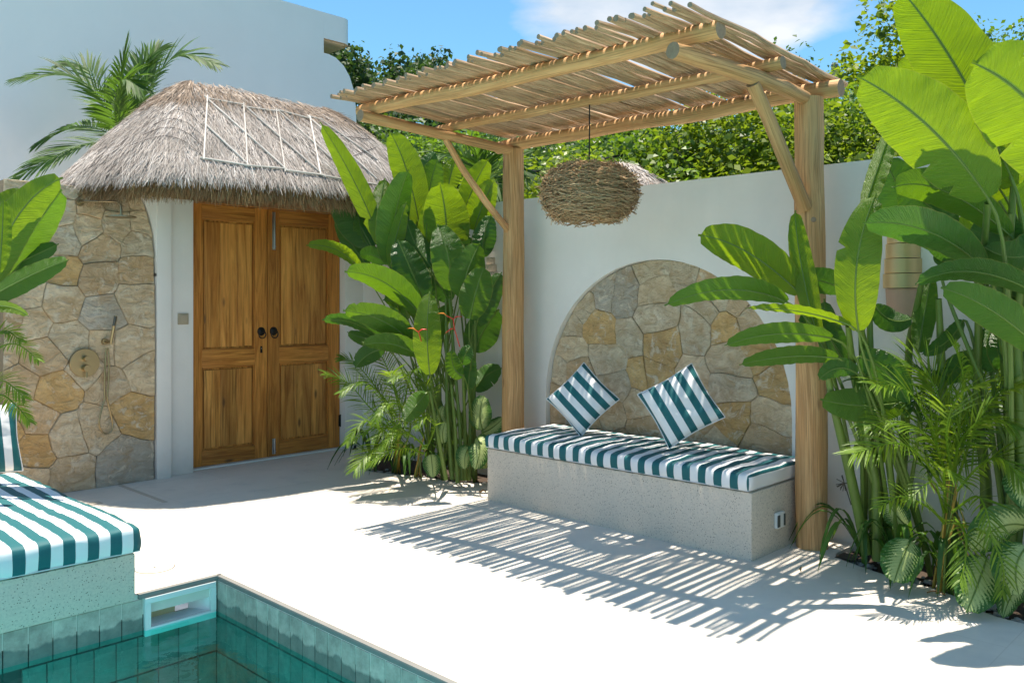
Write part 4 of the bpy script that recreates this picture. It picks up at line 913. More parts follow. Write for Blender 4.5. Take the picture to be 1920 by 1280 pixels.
def strip(name, a, b, r, mat, k=9):
    j = lambda: rnd.uniform(-2.2, 2.2)
    a = (a[0]+j(), a[1]+j()); b = (b[0]+j(), b[1]+j()); a, b = (a[0]-(b[0]-a[0])*0.03, a[1]-(b[1]-a[1])*0.03), (b[0]+(b[0]-a[0])*0.03, b[1]+(b[1]-a[1])*0.03)
    pts = [on_roof(a[0]+(b[0]-a[0])*i/(k-1), a[1]+(b[1]-a[1])*i/(k-1)) for i in range(k)]; pts = [p for p in pts if p is not None]
    if len(pts) > 2: tube(name, pts, r, mat, thr, 6, True)
TR = [(384, 189), (455, 204), (518, 213), (577, 225), (604, 231)]; BRl = [(378, 304), (463, 314), (536, 323), (602, 334), (660, 343), (700, 349)]
for i in range(len(TR)-1): strip('bamboo_strip', TR[i], TR[i+1], 0.0080, 'grey_bamboo')
for i in range(len(BRl)-1): strip('bamboo_strip', BRl[i], BRl[i+1], 0.0080, 'grey_bamboo')
for a, b in (((387, 190), (382, 302)), ((457, 204), (461, 313)), ((518, 214), (533, 322)), ((577, 226), (600, 331)), ((385, 190), (534, 322)), ((457, 204), (602, 333)), ((518, 214), (664, 343)), ((385, 240), (463, 314)), ((577, 226), (700, 335)), ((604, 231), (700, 300))):
    strip('bamboo_strip', a, b, rnd.uniform(0.0055, 0.0080), 'grey_bamboo')
def wire(pts):
    q = [on_roof(*p) for p in smooth_line(pts, 6)]; q = [p for p in q if p is not None]
    if len(q) > 3: tube('binding_wire', q, 0.0022, 'cable_black', thr, 5, False)
for k in range(5):
    f = k/4; wire([(330-78*f, 202+76*f), (345-45*f, 196+66*f), (362-22*f, 206+62*f), (384-6*f, 228+70*f)])
for a, b in (((640, 235), (672, 215)), ((636, 262), (690, 268)), ((650, 300), (700, 280))): strip('binding_wire', a, b, 0.003, 'cable_black', 8)

# thatched roof beyond the wall
C2 = PX(1165, 352, 7.0); hut = thing('thatched_hut', 'small thatched roof top just showing above the white wall behind the nest lamp', 'hut', (C2.x, C2.y, 0))
def hut_pt(a, rho): th = a*2*PI; return Vector((C2.x+0.75*rho*math.cos(th), C2.y+0.75*rho*math.sin(th), 2.79-0.45*rho**1.3))
V = [hut_pt(i/40, j/8) for j in range(9) for i in range(40)]; F = [(j*40+i, (j+1)*40+i, (j+1)*40+(i+1) % 40, j*40+(i+1) % 40) for j in range(8) for i in range(40)]
link('thatch_base', mesh('thatch_base', V, F, True, None, None, [0.2]*len(V)), 'thatch_brown', hut)
V, F, T = strands(hut_pt, 5000, 8, 0.10, 0.22, 0.002, 0.004, 0.0, 1.0, 0.03, 0.2, 0.6, False); link('thatch', np_mesh('thatch', V, F, T), 'thatch_grey', hut, 'stuff')
for dx_, dy_ in ((-.5, -.5), (.5, -.5), (.5, .5), (-.5, .5)): tube('post', [Vector((C2.x+dx_, C2.y+dy_, -0.1)), Vector((C2.x+dx_, C2.y+dy_, 2.36))], 0.04, 'log_wood', hut, 8)

# ------------------------------------------------------------------ villa behind the gate
villa = thing('villa', 'tall pale villa with a rounded upper corner rising behind the thatched gate', 'house', (0, 10, 0))
HY = 10.0
prof = [(-9, -0.1), (7.165, -0.1), (7.165, 3.9), (7.155, 4.15), (7.12, 4.37), (7.05, 4.55), (6.95, 4.68), (6.82, 4.765), (6.70, 4.79), (6.625, 4.79), (6.625, 5.345), (-9, 5.345)]
kk = len(prof); V = [(x, HY, z) for x, z in prof]+[(x, HY+0.25, z) for x, z in prof]; F = [tuple(range(kk)), tuple(reversed(range(kk, 2*kk)))]+[(i, (i+1) % kk, kk+(i+1) % kk, kk+i) for i in range(kk)]
me = mesh('wall', V, F); bm = bmesh.new(); bm.from_mesh(me); bmesh.ops.recalc_face_normals(bm, faces=bm.faces); bm.to_mesh(me); bm.free(); link('wall', me, 'house_plaster', villa)
# upper storey slab with rounded corner and parapet
out = [(6.626, HY)]; cr = 0.16
for i in range(10): a = -PI/2+PI/2*i/9; out.append((7.10-cr+cr*math.cos(a), HY+cr+cr*math.sin(a)))
out += [(7.10, HY+4.5), (6.626, HY+4.5)]
kk = len(out); # parapet falls towards the right like the photographed roof line
V = [(x, y, 4.992) for x, y in out]+[(x, y, 5.345) for x, y in out]
F = [(i, (i+1) % kk, kk+(i+1) % kk, kk+i) for i in range(kk)]+[tuple(range(kk, 2*kk))]
me = mesh('parapet', V, F); link('parapet', me, 'house_plaster', villa)
tri = geometry.tessellate_polygon([[Vector((x, y, 0)) for x, y in out]]); me = mesh('soffit', [(x, y, 4.9925) for x, y in out], [tuple(t) for t in tri], uvs=[(x, y) for x, y in out]); link('soffit', me, 'soffit_wood', villa)
for i in range(7): box('soffit_board', (6.63, HY+0.03+i*0.11, 4.972), (7.08-(0.10 if i == 0 else 0.03), HY+0.13+i*0.11, 4.9915), 'soffit_wood', villa, 0.002, grain=0)
box('roof_slab', (-9, HY+0.26, 5.05), (6.62, HY+4.49, 5.25), 'house_plaster', villa)
box('rear_wall', (-9, HY+4.5, -0.1), (7.0, HY+4.7, 5.34), 'house_plaster', villa)

# ------------------------------------------------------------------ leaf, frond and tree makers
def blade_mesh(base, mid, tip, width, roll, fold=0.22, seed=0, ragged=0.0, nv=34, nu=4, shape=0.85, wscale=1.0):
    r = random.Random(seed); cl = bez(base, mid, tip, nv+1); L = sum((cl[i+1]-cl[i]).length for i in range(nv)); V = []; F = []; UV = []
    tears = [(r.random(), r.choice((-1, 1)), r.uniform(0.15, 0.45)) for _ in range(int(ragged))]
    for i in range(nv+1):
        t = i/nv; tg = (cl[min(i+1, nv)]-cl[max(i-1, 0)]).normalized(); view = (cl[i]-EYE).normalized()
        side = tg.cross(view).normalized(); nrm = side.cross(tg).normalized()
        a = roll+0.25*noise.noise(Vector((t*2, seed*1.3, 0))); sd_ = (side*math.cos(a)+nrm*math.sin(a)).normalized(); nr_ = sd_.cross(tg).normalized()
        w = (math.sin(PI*min(1, (t*0.985+0.012))**shape))**0.50*width/2*1.06*wscale
        if t > 0.97: w = width*0.03
        for j in range(-nu, nu+1):
            u = j/nu; ww = w*(1+0.035*noise.noise(Vector((t*9, seed*2.1, (1 if u > 0 else -1)*5))))*(1-sum(dp*abs(u) for (tt, s_, dp) in tears if (u > 0) == (s_ > 0) and i == int(tt*(nv-6))+3)); off = sd_*(u*ww*math.cos(fold))+nr_*(abs(u)*ww*math.sin(fold)+abs(u)**2*width*0.05*noise.noise(Vector((t*6.5, seed, u*0.8+4))))
            off += nr_*(abs(u)**1.5*0.003*math.sin(t*60+seed))
            V.append(cl[i]+off); UV.append((0.5+u*0.5*(max(w, 1e-4)/(width/2))**0.15 if abs(u) < 1 else 0.5+0.5*u, t))
    m_ = 2*nu+1; skip = set()
    for (tt, s_, dp) in tears:
        i0 = int(tt*(nv-4))+2; 
    for i in range(nv):
        for j in range(2*nu):
            if (i, j) in skip: continue
            q = i*m_+j; F.append((q, q+1, q+m_+1, q+m_))
    return mesh('leaf', V, F, True, UV), L, cl
def add_leaf(parent, spec, root, mat, seed, stem_r=0.007, ragged=0, stem=True, fold=0.22):
    (bx, by, mx_, my_, tx, ty, w, roll, db, dm, dt) = spec
    B, Mi, T = P(bx, by, db), P(mx_, my_, dm), P(tx, ty, dt); width = w/FPX*(db+dt)/2/max(0.35, math.cos(roll))
    me, L, cl = blade_mesh(B, Mi, T, width*1.12, roll, fold, seed, ragged)
    lf = link('leaf', me, mat, parent)
    # midrib raised on the underside
    rib = cl[::2]; tube('midrib', [p for p in rib], [0.0045*(1-0.85*i/len(rib))+0.0006 for i in range(len(rib))], 'stem_green', lf, 5, False)
    if stem and root is not None:
        dirv_ = (B-Mi).normalized(); R = Vector(root); c1 = B+dirv_*min(0.25, L*0.3); pts = []
        for i in range(11):
            t = i/10; k1 = B*(1-t)**3+c1*3*t*(1-t)**2+(Vector((R.x*0.8+B.x*0.2, R.y*0.8+B.y*0.2, R.z+(B.z-R.z)*0.45)))*3*t*t*(1-t)+R*t**3; pts.append(k1)
        tube('stalk', pts, [stem_r*(0.55+1.0*(i/10)) for i in range(11)], 'stem_green', parent, 7, False)
    return lf
def frond_data(pts, nleaf, llen, lw, droop, seed, updir=None, spread=1.05, curl=0.5, tip_t=1.0):
    """pinnate frond: rachis along pts, leaflets on both sides"""
    r = random.Random(seed); V = []; F = []; T = []; K = len(pts)
    def at(t):
        f = t*(K-1); i = min(K-2, int(f)); q = f-i; return pts[i].lerp(pts[i+1], q), (pts[i+1]-pts[i]).normalized()
    V0, F0, U0, _ = tube_data(pts, [0.006*(1-0.8*i/(K-1))+0.0012 for i in range(K)], 5, False); V += V0; F += F0; T += [0.9]*len(V0)
    for i in range(nleaf):
        t = 0.10+0.90*i/(nleaf-1); p, tg = at(min(0.999, t)); s = tg.cross(updir or up)
        s = s.normalized() if s.length > 0.05 else rt.copy(); n_ = s.cross(tg).normalized()
        if n_.z < 0: n_ = -n_
        L = llen*(math.sin(PI*(0.12+0.80*t))**0.7)*r.uniform(0.88, 1.1)
        for sd_ in (-1, 1):
            ang = spread*(1-0.55*t)+r.gauss(0, 0.07); d = (tg*math.cos(ang)+s*sd_*math.sin(ang)+n_*0.25*(1-t)).normalized(); w = lw*r.uniform(0.8, 1.15); wd = d.cross(n_).normalized()*w
            wd = (wd+n_*r.gauss(0, 0.3)*w).normalized()*w; q = len(V); c = p.copy(); dd_ = d.copy(); tt = min(1, max(0, r.gauss(0.5, 0.25)))
            for k in range(5):
                f = k/4; prof_ = (0.35, 1.0, 0.95, 0.6, 0.04)[k]; V += [c-wd*prof_, c+wd*prof_]; T += [tt, tt]; dd_ = (dd_-Vector((0, 0, droop*(0.25+f)*r.uniform(0.7, 1.3)))).normalized(); c = c+dd_*(L/4)
            for k in range(4): F.append((q+2*k, q+2*k+1, q+2*k+3, q+2*k+2))
    return V, F, T
def frond(parent, pxs, nleaf, llen, lw, droop, seed, mat='palm_leaflet', spread=1.05, updir=None):
    ctrl = [P(*p) for p in pxs]; pts = []
    for i in range(len(ctrl)-1):
        p0, p1, p2, p3 = ctrl[max(i-1, 0)], ctrl[i], ctrl[i+1], ctrl[min(i+2, len(ctrl)-1)]
        for j in range(5):
            t = j/5; pts.append((p1*2+(p2-p0)*t+(p0*2-p1*5+p2*4-p3)*t*t+(p1*3-p0-p2*3+p3)*t**3)*0.5)
    pts.append(ctrl[-1]); V, F, T = frond_data(pts, nleaf, llen, lw, droop, seed, updir, spread)
    return link('frond', mesh('frond', V, F, False, None, None, T), mat, parent)

# ------------------------------------------------------------------ heliconias in the corner beside the door
hel = thing('heliconia_clump', 'tall heliconia clump with paddle leaves in the corner between door and pergola', 'plant', (4.68, 5.4, 0))
rootsL = [(4.60, 5.05, -0.03), (4.70, 5.25, -0.03), (4.62, 5.45, -0.03), (4.75, 5.0, -0.03), (4.78, 5.6, -0.03), (4.68, 4.95, -0.03), (4.56, 5.2, -0.03)]
LM = [  # base, mid, tip, width, roll, depths, material
 ((713,452, 664,340, 600,229, 36, 0.15, 6.9,6.8,6.7), 'f'), ((697,462, 663,400, 633,348, 66, -0.2, 7.2,7.2,7.15), 'd'), ((786,420, 762,318, 731,248, 52, 0.25, 6.95,6.9,6.85), 'f'),
 ((731,497, 742,400, 766,318, 52, -0.45, 6.7,6.7,6.65), 'd'), ((733,497, 744,440, 762,378, 26, 0.3, 6.62,6.6,6.6), 'f'), ((716,460, 713,395, 722,334, 40, 0.2, 6.85,6.85,6.9), 'f'),
 ((797,425, 806,352, 821,298, 44, -0.2, 7.0,7.0,7.0), 'm'), ((790,345, 800,310, 818,285, 28, 0.3, 7.25,7.2,7.2), 'd'), ((836,478, 836,410, 824,342, 76, 0.1, 6.7,6.7,6.6), 'f'),
 ((808,502, 800,440, 806,372, 34, 0.2, 6.75,6.75,6.7), 'f'), ((864,418, 886,355, 916,298, 44, 0.2, 6.9,6.85,6.8), 'f'), ((889,432, 905,385, 928,336, 46, -0.3, 6.85,6.8,6.8), 'f'),
 ((840,356, 846,325, 856,296, 34, 0.1, 7.1,7.1,7.1), 'f'), ((808,500, 778,455, 762,408, 44, -0.4, 6.65,6.65,6.65), 'd'), ((797,570, 770,505, 745,449, 54, -0.3, 6.55,6.5,6.5), 'd'),
 ((846,545, 840,480, 820,420, 58, 0.1, 6.5,6.45,6.5), 'm'), ((866,556, 878,505, 900,456, 56, -0.1, 6.45,6.45,6.5), 'm'), ((881,598, 893,545, 908,500, 52, 0.1, 6.3,6.3,6.3), 'm'),
 ((893,610, 912,560, 941,510, 42, 0.3, 6.6,6.6,6.6), 'd'), ((890,660, 908,618, 936,580, 56, -0.2, 6.8,6.8,6.8), 'd'), ((889,732, 912,704, 941,690, 36, 0.4, 6.8,6.8,6.8), 'd'),
 ((905,482, 908,440, 921,403, 38, 0.3, 6.7,6.7,6.7), 'd'), ((674,503, 630,468, 574,460, 22, 0.7, 6.9,6.8,6.7), 'f'), ((792,594, 722,530, 646,510, 42, 0.6, 6.5,6.4,6.3), 'm'),
 ((771,641, 714,600, 643,582, 42, 0.55, 6.4,6.3,6.2), 'm'), ((714,634, 664,606, 604,600, 26, 0.8, 6.7,6.6,6.5), 'd'), ((722,643, 686,635, 651,622, 24, -0.3, 6.8,6.8,6.8), 'm'),
 ((788,668, 735,645, 679,647, 30, 0.7, 6.35,6.3,6.3), 'm'), ((720,654, 690,665, 666,690, 32, 0.2, 6.6,6.6,6.6), 'd'), ((806,702, 801,625, 806,546, 46, 0.05, 6.1,6.05,6.1), 'f'),
 ((800,736, 780,760, 757,790, 34, 0.1, 6.1,6.0,5.95), 'm'), ((868,704, 851,688, 846,655, 28, 0.2, 6.3,6.3,6.3), 'm'), ((866,684, 872,665, 884,648, 26, 0.3, 6.35,6.3,6.3), 'd'),
 ((790,592, 755,570, 718,562, 30, 0.4, 6.75,6.75,6.8), 'm'), ((724,492, 698,478, 674,480, 28, 0.3, 6.9,6.9,6.9), 'd'), ((690,500, 655,450, 630,408, 30, 0.3, 7.3,7.3,7.3), 'd'),
 ((843,565, 822,530, 800,503, 40, 0.2, 6.75,6.75,6.8), 'd'), ((850,520, 860,470, 868,430, 44, 0.3, 6.9,6.9,6.9), 'd'), ((770,520, 780,440, 776,390, 40, 0.3, 6.95,6.95,7.0), 'm'),
 ((760,600, 740,540, 735,500, 40, 0.4, 7.0,7.0,7.0), 'd'), ((878,730, 880,700, 886,668, 24, 0.3, 6.5,6.5,6.5), 'd'), ((820,640, 828,600, 850,575, 30, -0.4, 6.6,6.6,6.6), 'm'),
 ((700,470, 680,440, 672,400, 26, -0.2, 7.2,7.2,7.2), 'm'), ((752,520, 745,470, 752,425, 34, 0.5, 6.8,6.8,6.8), 'm'), ((858,440, 852,400, 862,360, 36, 0.2, 7.0,7.0,7.0), 'm')]
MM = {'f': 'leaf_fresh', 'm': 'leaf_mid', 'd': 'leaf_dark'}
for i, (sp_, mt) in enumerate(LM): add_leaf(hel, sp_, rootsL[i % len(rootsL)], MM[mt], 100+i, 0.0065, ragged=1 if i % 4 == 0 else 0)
def cane(parent, pts, r0, r1, mat='stem_green', name='cane'):
    ctrl = [P(*p) for p in pts]; q = []
    for i in range(len(ctrl)-1):
        for j in range(4): q.append(ctrl[i].lerp(ctrl[i+1], j/4))
    q.append(ctrl[-1]); return tube(name, q, [r0+(r1-r0)*i/(len(q)-1) for i in range(len(q))], mat, parent, 9, False, 0.08, len(q))
for a in (((836, 898, 6.35), (822, 820, 6.2), (806, 732, 6.1)), ((858, 905, 6.45), (854, 810, 6.45), (846, 720, 6.4)), ((880, 900, 6.65), (882, 780, 6.65), (884, 640, 6.5)), ((872, 900, 6.6), (872, 800, 6.6), (868, 700, 6.35)),
          ((889, 890, 6.75), (889, 760, 6.75), (891, 600, 6.6)), ((866, 900, 6.5), (862, 800, 6.5), (843, 560, 6.55)), ((848, 898, 6.5), (838, 760, 6.5), (836, 560, 6.6))):
    cane(hel, a, 0.017, 0.010)
def helicon_flower(parent, pts, d, mats=('coral_red', 'coral_orange')):
    q = [P(x, y, d) for x, y in pts]
    fl = tube('flower', q, 0.004, mats[0], parent, 6)
    for i, (a, b) in enumerate(((0, -1), (1, 1), (2, -1))):
        if i+1 >= len(q): break
        s = q[i]; e = s+rt*(0.065*b)+up*(0.015-0.05*(i == 2)); tube('bract', [s, s.lerp(e, 0.35)+up*0.012, s.lerp(e, 0.7)+up*0.008, e], [0.004, 0.011, 0.007, 0.001], mats[0] if i else mats[1], fl, 7, False, 0, 0, 0.5)
helicon_flower(hel, [(838, 592), (850, 598), (852, 616), (862, 650)], 6.05)
helicon_flower(hel, [(781, 620), (785, 622), (790, 640)], 6.05)

# ------------------------------------------------------------------ right hand heliconias
hr = thing('heliconia_clump', 'heliconia clump with broad leaves right behind the right pergola post', 'plant', (4.62, 1.75, 0))
rootsR = [(4.66, 1.86, -0.03), (4.70, 1.72, -0.03), (4.62, 1.66, -0.03), (4.74, 1.55, -0.03)]
RM = [((1499,549, 1400,472, 1309,441, 66, 0.35, 4.4,4.35,4.3), 'f'), ((1475,566, 1365,543, 1246,573, 38, 0.6, 4.3,4.2,4.2), 'm'), ((1594,610, 1500,584, 1398,578, 15, 1.0, 4.1,4.1,4.1), 'f'),
 ((1560,634, 1455,626, 1358,648, 34, 0.5, 4.25,4.2,4.2), 'm'), ((1571,672, 1480,668, 1386,684, 32, 0.5, 4.3,4.3,4.3), 'm'), ((1535,640, 1503,500, 1491,394, 36, 0.35, 4.35,4.35,4.35), 'f'),
 ((1590,545, 1545,528, 1497,520, 44, 0.2, 4.45,4.4,4.4), 'd'), ((1610,620, 1607,490, 1643,362, 70, 0.15, 4.1,4.0,4.0), 'f'), ((1618,398, 1648,310, 1675,230, 32, 0.45, 4.2,4.2,4.2), 'f'),
 ((1607,700, 1570,690, 1535,712, 32, 0.3, 4.3,4.3,4.3), 'd'), ((1704,752, 1620,760, 1538,748, 58, 0.15, 4.35,4.35,4.35), 'm'), ((1612,668, 1665,700, 1704,758, 52, -0.2, 4.25,4.25,4.25), 'd'),
 ((1640,572, 1672,600, 1712,596, 38, 0.2, 4.45,4.45,4.45), 'd'), ((1600,690, 1560,640, 1545,560, 44, 0.3, 4.5,4.5,4.5), 'd'),
 ((1655,800, 1640,850, 1600,830, 40, 0.2, 4.5,4.5,4.5), 'm'), ((1560,640, 1530,600, 1500,610, 34, 0.4, 4.4,4.4,4.4), 'd')]
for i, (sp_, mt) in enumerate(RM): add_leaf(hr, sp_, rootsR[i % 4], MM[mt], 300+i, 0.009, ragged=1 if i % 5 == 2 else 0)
for a in (((1626, 1036, 4.55), (1592, 880, 4.5), (1560, 750, 4.4), (1545, 660, 4.35)), ((1642, 1040, 4.7), (1632, 880, 4.68), (1620, 700, 4.5), (1615, 600, 4.2)), ((1668, 1040, 4.6), (1648, 880, 4.55), (1632, 700, 4.4), (1630, 560, 4.4)),
          ((1646, 1050, 4.5), (1642, 900, 4.5), (1600, 700, 4.4), (1590, 610, 4.15)), ((1680, 1010, 4.75), (1695, 840, 4.72), (1705, 640, 4.6), (1730, 520, 4.4))):
    cane(hr, a, 0.030, 0.013)
hb = thing('banana_plant', 'large banana like plant with huge translucent leaves at the right edge', 'plant', (4.55, 1.0, 0))
rootsB = [(4.55, 1.12, -0.03), (4.62, 0.98, -0.03), (4.50, 0.90, -0.03), (4.66, 0.80, -0.03)]
BM = [((1852,372, 1742,238, 1607,143, 122, 0.05, 3.75,3.65,3.6), 'f'), ((1895,330, 1795,130, 1686,-22, 118, 0.1, 3.9,3.85,3.8), 'f'), ((2060,370, 1945,205, 1822,118, 170, 0.05, 3.6,3.5,3.45), 'f'),
 ((1885,370, 1780,215, 1702,92, 112, 0.25, 4.05,4.05,4.0), 'f'), ((1900,350, 1830,210, 1735,98, 96, -0.15, 4.0,3.95,3.95), 'f'), ((1920,440, 1860,350, 1830,240, 110, 0.1, 4.15,4.15,4.15), 'm'),
 ((1892,440, 1770,358, 1673,352, 60, 0.35, 3.95,3.9,3.85), 'm'), ((1790,430, 1735,380, 1690,345, 72, -0.35, 4.2,4.2,4.2), 'd'), ((1842,500, 1735,432, 1618,419, 62, 0.45, 3.9,3.8,3.75), 'd'),
 ((1960,560, 1830,510, 1716,533, 42, 0.6, 3.8,3.75,3.7), 'd'), ((1960,665, 1865,585, 1764,539, 62, 0.1, 3.65,3.6,3.6), 'm'), ((1800,480, 1775,470, 1740,452, 40, 0.2, 4.25,4.25,4.25), 'd'),
 ((1800,465, 1710,385, 1658,292, 86, 0.2, 4.4,4.4,4.4), 'd'), ((1850,520, 1850,450, 1868,400, 60, 0.3, 4.1,4.1,4.1), 'd'), ((1930,520, 1890,460, 1870,395, 70, 0.2, 4.0,4.0,4.0), 'd'),
 ((1722,660, 1733,590, 1748,515, 34, 0.3, 4.45,4.45,4.45), 'm'), ((1805,600, 1775,640, 1728,664, 26, 0.5, 4.3,4.3,4.3), 'd'), ((1868,695, 1850,655, 1862,612, 44, 0.3, 4.2,4.2,4.2), 'd'),
 ((1850,672, 1800,690, 1755,722, 44, 0.3, 4.35,4.35,4.35), 'd'), ((1980,420, 1920,480, 1840,460, 60, 0.4, 3.9,3.9,3.9), 'd'), ((1960,600, 1900,555, 1840,570, 50, 0.4, 4.0,4.0,4.0), 'd'),
 ((1765,500, 1800,470, 1850,440, 60, 0.3, 4.3,4.3,4.3), 'd'), ((1880,420, 1800,440, 1760,420, 56, 0.2, 4.3,4.3,4.3), 'm'), ((1930,610, 1905,640, 1900,700, 50, 0.3, 4.1,4.1,4.1), 'd')]
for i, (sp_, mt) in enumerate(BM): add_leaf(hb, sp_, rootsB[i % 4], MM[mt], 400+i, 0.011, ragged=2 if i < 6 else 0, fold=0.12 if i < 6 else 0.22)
for a in (((1850, 1000, 4.35), (1848, 900, 4.35), (1832, 760, 4.3), (1835, 600, 4.2), (1852, 380, 3.8)), ((1895, 960, 4.25), (1893, 800, 4.25), (1880, 620, 4.1), (1892, 400, 3.95)), ((1908, 950, 4.1), (1906, 780, 4.1), (1885, 600, 4.0), (1900, 350, 3.95)), ((1918, 900, 4.0), (1912, 750, 4.0), (1905, 600, 4.0), (1930, 450, 3.9)), ((1790, 1020, 4.4), (1775, 860, 4.4), (1765, 680, 4.35), (1760, 560, 4.3))):
    cane(hb, a, 0.032, 0.014)
# left edge plant behind the daybed
hf = thing('heliconia_clump', 'heliconia leaves leaning in at the left edge of the photo beside the shower wall', 'plant', (0.9, 5.9, 0))
FM = [((-30,560, 30,410, 118,333, 58, 0.3, 4.9,4.85,4.8), 'f'), ((-20,545, 55,440, 116,356, 62, -0.35, 4.95,4.95,4.9), 'm'), ((-30,520, 40,490, 110,457, 36, 0.4, 5.0,5.0,5.0), 'd'), ((-40,570, 50,520, 129,487, 38, 0.5, 4.8,4.75,4.7), 'm'),
      ((-2,510, 4,440, 6,372, 26, 0.3, 4.6,4.6,4.6), 'f'), ((-40,420, 0,385, 42,356, 34, 0.3, 5.0,5.0,5.0), 'f'), ((-40,580, 10,574, 54,593, 18, 0.5, 4.7,4.7,4.7), 'f'), ((-60,560, -20,480, 30,420, 60, 0.3, 5.1,5.1,5.1), 'd')]
for i, (sp_, mt) in enumerate(FM): add_leaf(hf, sp_, [(0.82, 6.25, 0.0), (0.74, 6.3, 0.0)][i % 2], MM[mt], 500+i, 0.009)

# ------------------------------------------------------------------ palms
cp = thing('palm_tree', 'young palm with arching dark fronds rising behind the thatched gate roof', 'palm', P(225, 600, 8.6).xy.to_3d())
base_p = P(225, 262, 8.6); bx_, by_ = base_p.x, base_p.y
tube('trunk', [Vector((bx_, by_, -0.1)), Vector((bx_, by_, 1.6)), base_p-Vector((0, 0, 0.25))], [0.10, 0.07, 0.045], 'bark', cp, 10)
for k, pf in enumerate([((225, 262, 8.6), (195, 195, 8.4), (130, 140, 8.2), (32, 148, 8.1)), ((235, 262, 8.6), (268, 185, 8.5), (330, 105, 8.4), (406, 120, 8.3)), ((228, 262, 8.6), (222, 190, 8.4), (228, 130, 8.2), (235, 92, 8.1)),
                        ((222, 268, 8.6), (160, 270, 8.3), (90, 300, 8.1), (12, 345, 8.0)), ((225, 262, 8.6), (200, 200, 8.8), (165, 130, 9.0), (120, 120, 9.0)), ((232, 262, 8.6), (252, 190, 8.8), (275, 120, 9.0), (300, 90, 9.1)),
                        ((226, 262, 8.6), (215, 200, 8.2), (230, 150, 7.9), (262, 165, 7.8)), ((226, 265, 8.6), (180, 240, 8.8), (130, 240, 9.0), (70, 270, 9.0)), ((230, 262, 8.6), (245, 200, 8.7), (262, 140, 8.8), (276, 118, 8.8))]):
    frond(cp, pf, 40, 0.36, 0.0125, 0.16, 40+k, 'palm_leaflet', 0.85, (fw*-0.6+up*0.8).normalized())
def areca(label, root, fr, seed, mat='areca_leaflet', name='areca_palm', llen=0.17, nl_=30, lw=0.0045):
    t = thing(name, label, 'palm', (root[0], root[1], 0)); R = Vector(root)
    for k, pf in enumerate(fr):
        b = P(*pf[0]); tube('cane', [R+Vector((rnd.uniform(-.05, .05), rnd.uniform(-.05, .05), 0)), R.lerp(b, 0.5)+Vector((0, 0, 0.08)), b], [0.007, 0.0055, 0.004], 'stem_yellow' if k % 2 else 'stem_green', t, 6, False)
        frond(t, pf, nl_, llen*(0.85+0.3*rnd.random()), lw, 0.16, seed+k, mat, 1.05, (fw*-0.5+up*0.85).normalized())
    return t
areca('feathery areca palm with yellow stems low in the corner beside the door', (4.45, 5.65, -0.03),
      [((745, 780, 6.7), (715, 740, 6.6), (680, 715, 6.5), (640, 735, 6.4)), ((750, 800, 6.7), (700, 770, 6.6), (655, 720, 6.6), (612, 700, 6.5)), ((760, 790, 6.5), (745, 740, 6.4), (735, 705, 6.2), (745, 690, 6.1)),
       ((755, 780, 6.5), (765, 720, 6.4), (775, 695, 6.3), (800, 690, 6.2)), ((750, 820, 6.5), (730, 770, 6.3), (715, 755, 6.2), (705, 790, 6.1)), ((748, 830, 6.5), (710, 800, 6.4), (680, 790, 6.3), (650, 830, 6.2)),
       ((755, 830, 6.4), (735, 810, 6.3), (725, 800, 6.2), (700, 820, 6.1)), ((760, 835, 6.4), (770, 800, 6.3), (760, 780, 6.2), (740, 810, 6.1)), ((745, 790, 6.8), (700, 720, 6.8), (665, 680, 6.9), (640, 670, 6.9)), ((750, 770, 6.7), (730, 700, 6.7), (710, 660, 6.7), (690, 650, 6.7)),
       ((752, 830, 6.3), (725, 830, 6.2), (690, 850, 6.1), (665, 880, 6.0)), ((757, 800, 6.6), (790, 760, 6.5), (800, 730, 6.5), (790, 700, 6.5))], 600)
areca('feathery areca palm arching in front of the right heliconia stems', (4.50, 1.42, -0.03),
      [((1775, 900, 4.2), (1745, 800, 4.1), (1700, 730, 4.0), (1640, 720, 3.9)), ((1780, 900, 4.2), (1770, 780, 4.1), (1740, 700, 4.1), (1700, 650, 4.0)), ((1790, 900, 4.2), (1800, 780, 4.1), (1805, 700, 4.0), (1790, 640, 3.9)),
       ((1795, 900, 4.2), (1830, 800, 4.1), (1870, 740, 4.0), (1920, 720, 3.9)), ((1770, 920, 4.2), (1730, 860, 4.1), (1680, 830, 4.0), (1600, 850, 3.9)), ((1775, 900, 4.2), (1750, 830, 4.2), (1690, 790, 4.2), (1620, 800, 4.2)),
       ((1785, 900, 4.2), (1800, 830, 4.1), (1850, 780, 4.0), (1900, 800, 3.9)), ((1790, 880, 4.3), (1830, 760, 4.3), (1850, 690, 4.3), (1860, 640, 4.3)), ((1780, 880, 4.3), (1760, 760, 4.3), (1720, 690, 4.3), (1670, 670, 4.3)),
       ((1795, 920, 4.1), (1840, 870, 4.0), (1880, 860, 3.9), (1915, 900, 3.8)), ((1785, 890, 4.1), (1775, 800, 4.0), (1800, 740, 3.9), (1840, 720, 3.8))], 640, 'areca_leaflet', llen=0.20, nl_=34)
areca('dense dark green areca palm against the wall between the right cane groups', (4.68, 1.30, -0.03),
      [((1760+20*math.sin(k*2.1), 900, 4.45), (1745+60*math.sin(k*1.7), 800-20*math.cos(k), 4.45), (1750+120*math.sin(k*1.7), 735-35*math.cos(k*2.3), 4.4), (1755+165*math.sin(k*1.7), 760-60*math.cos(k*2.3), 4.3)) for k in range(6)], 760, 'strap_leaf', llen=0.18, nl_=30)
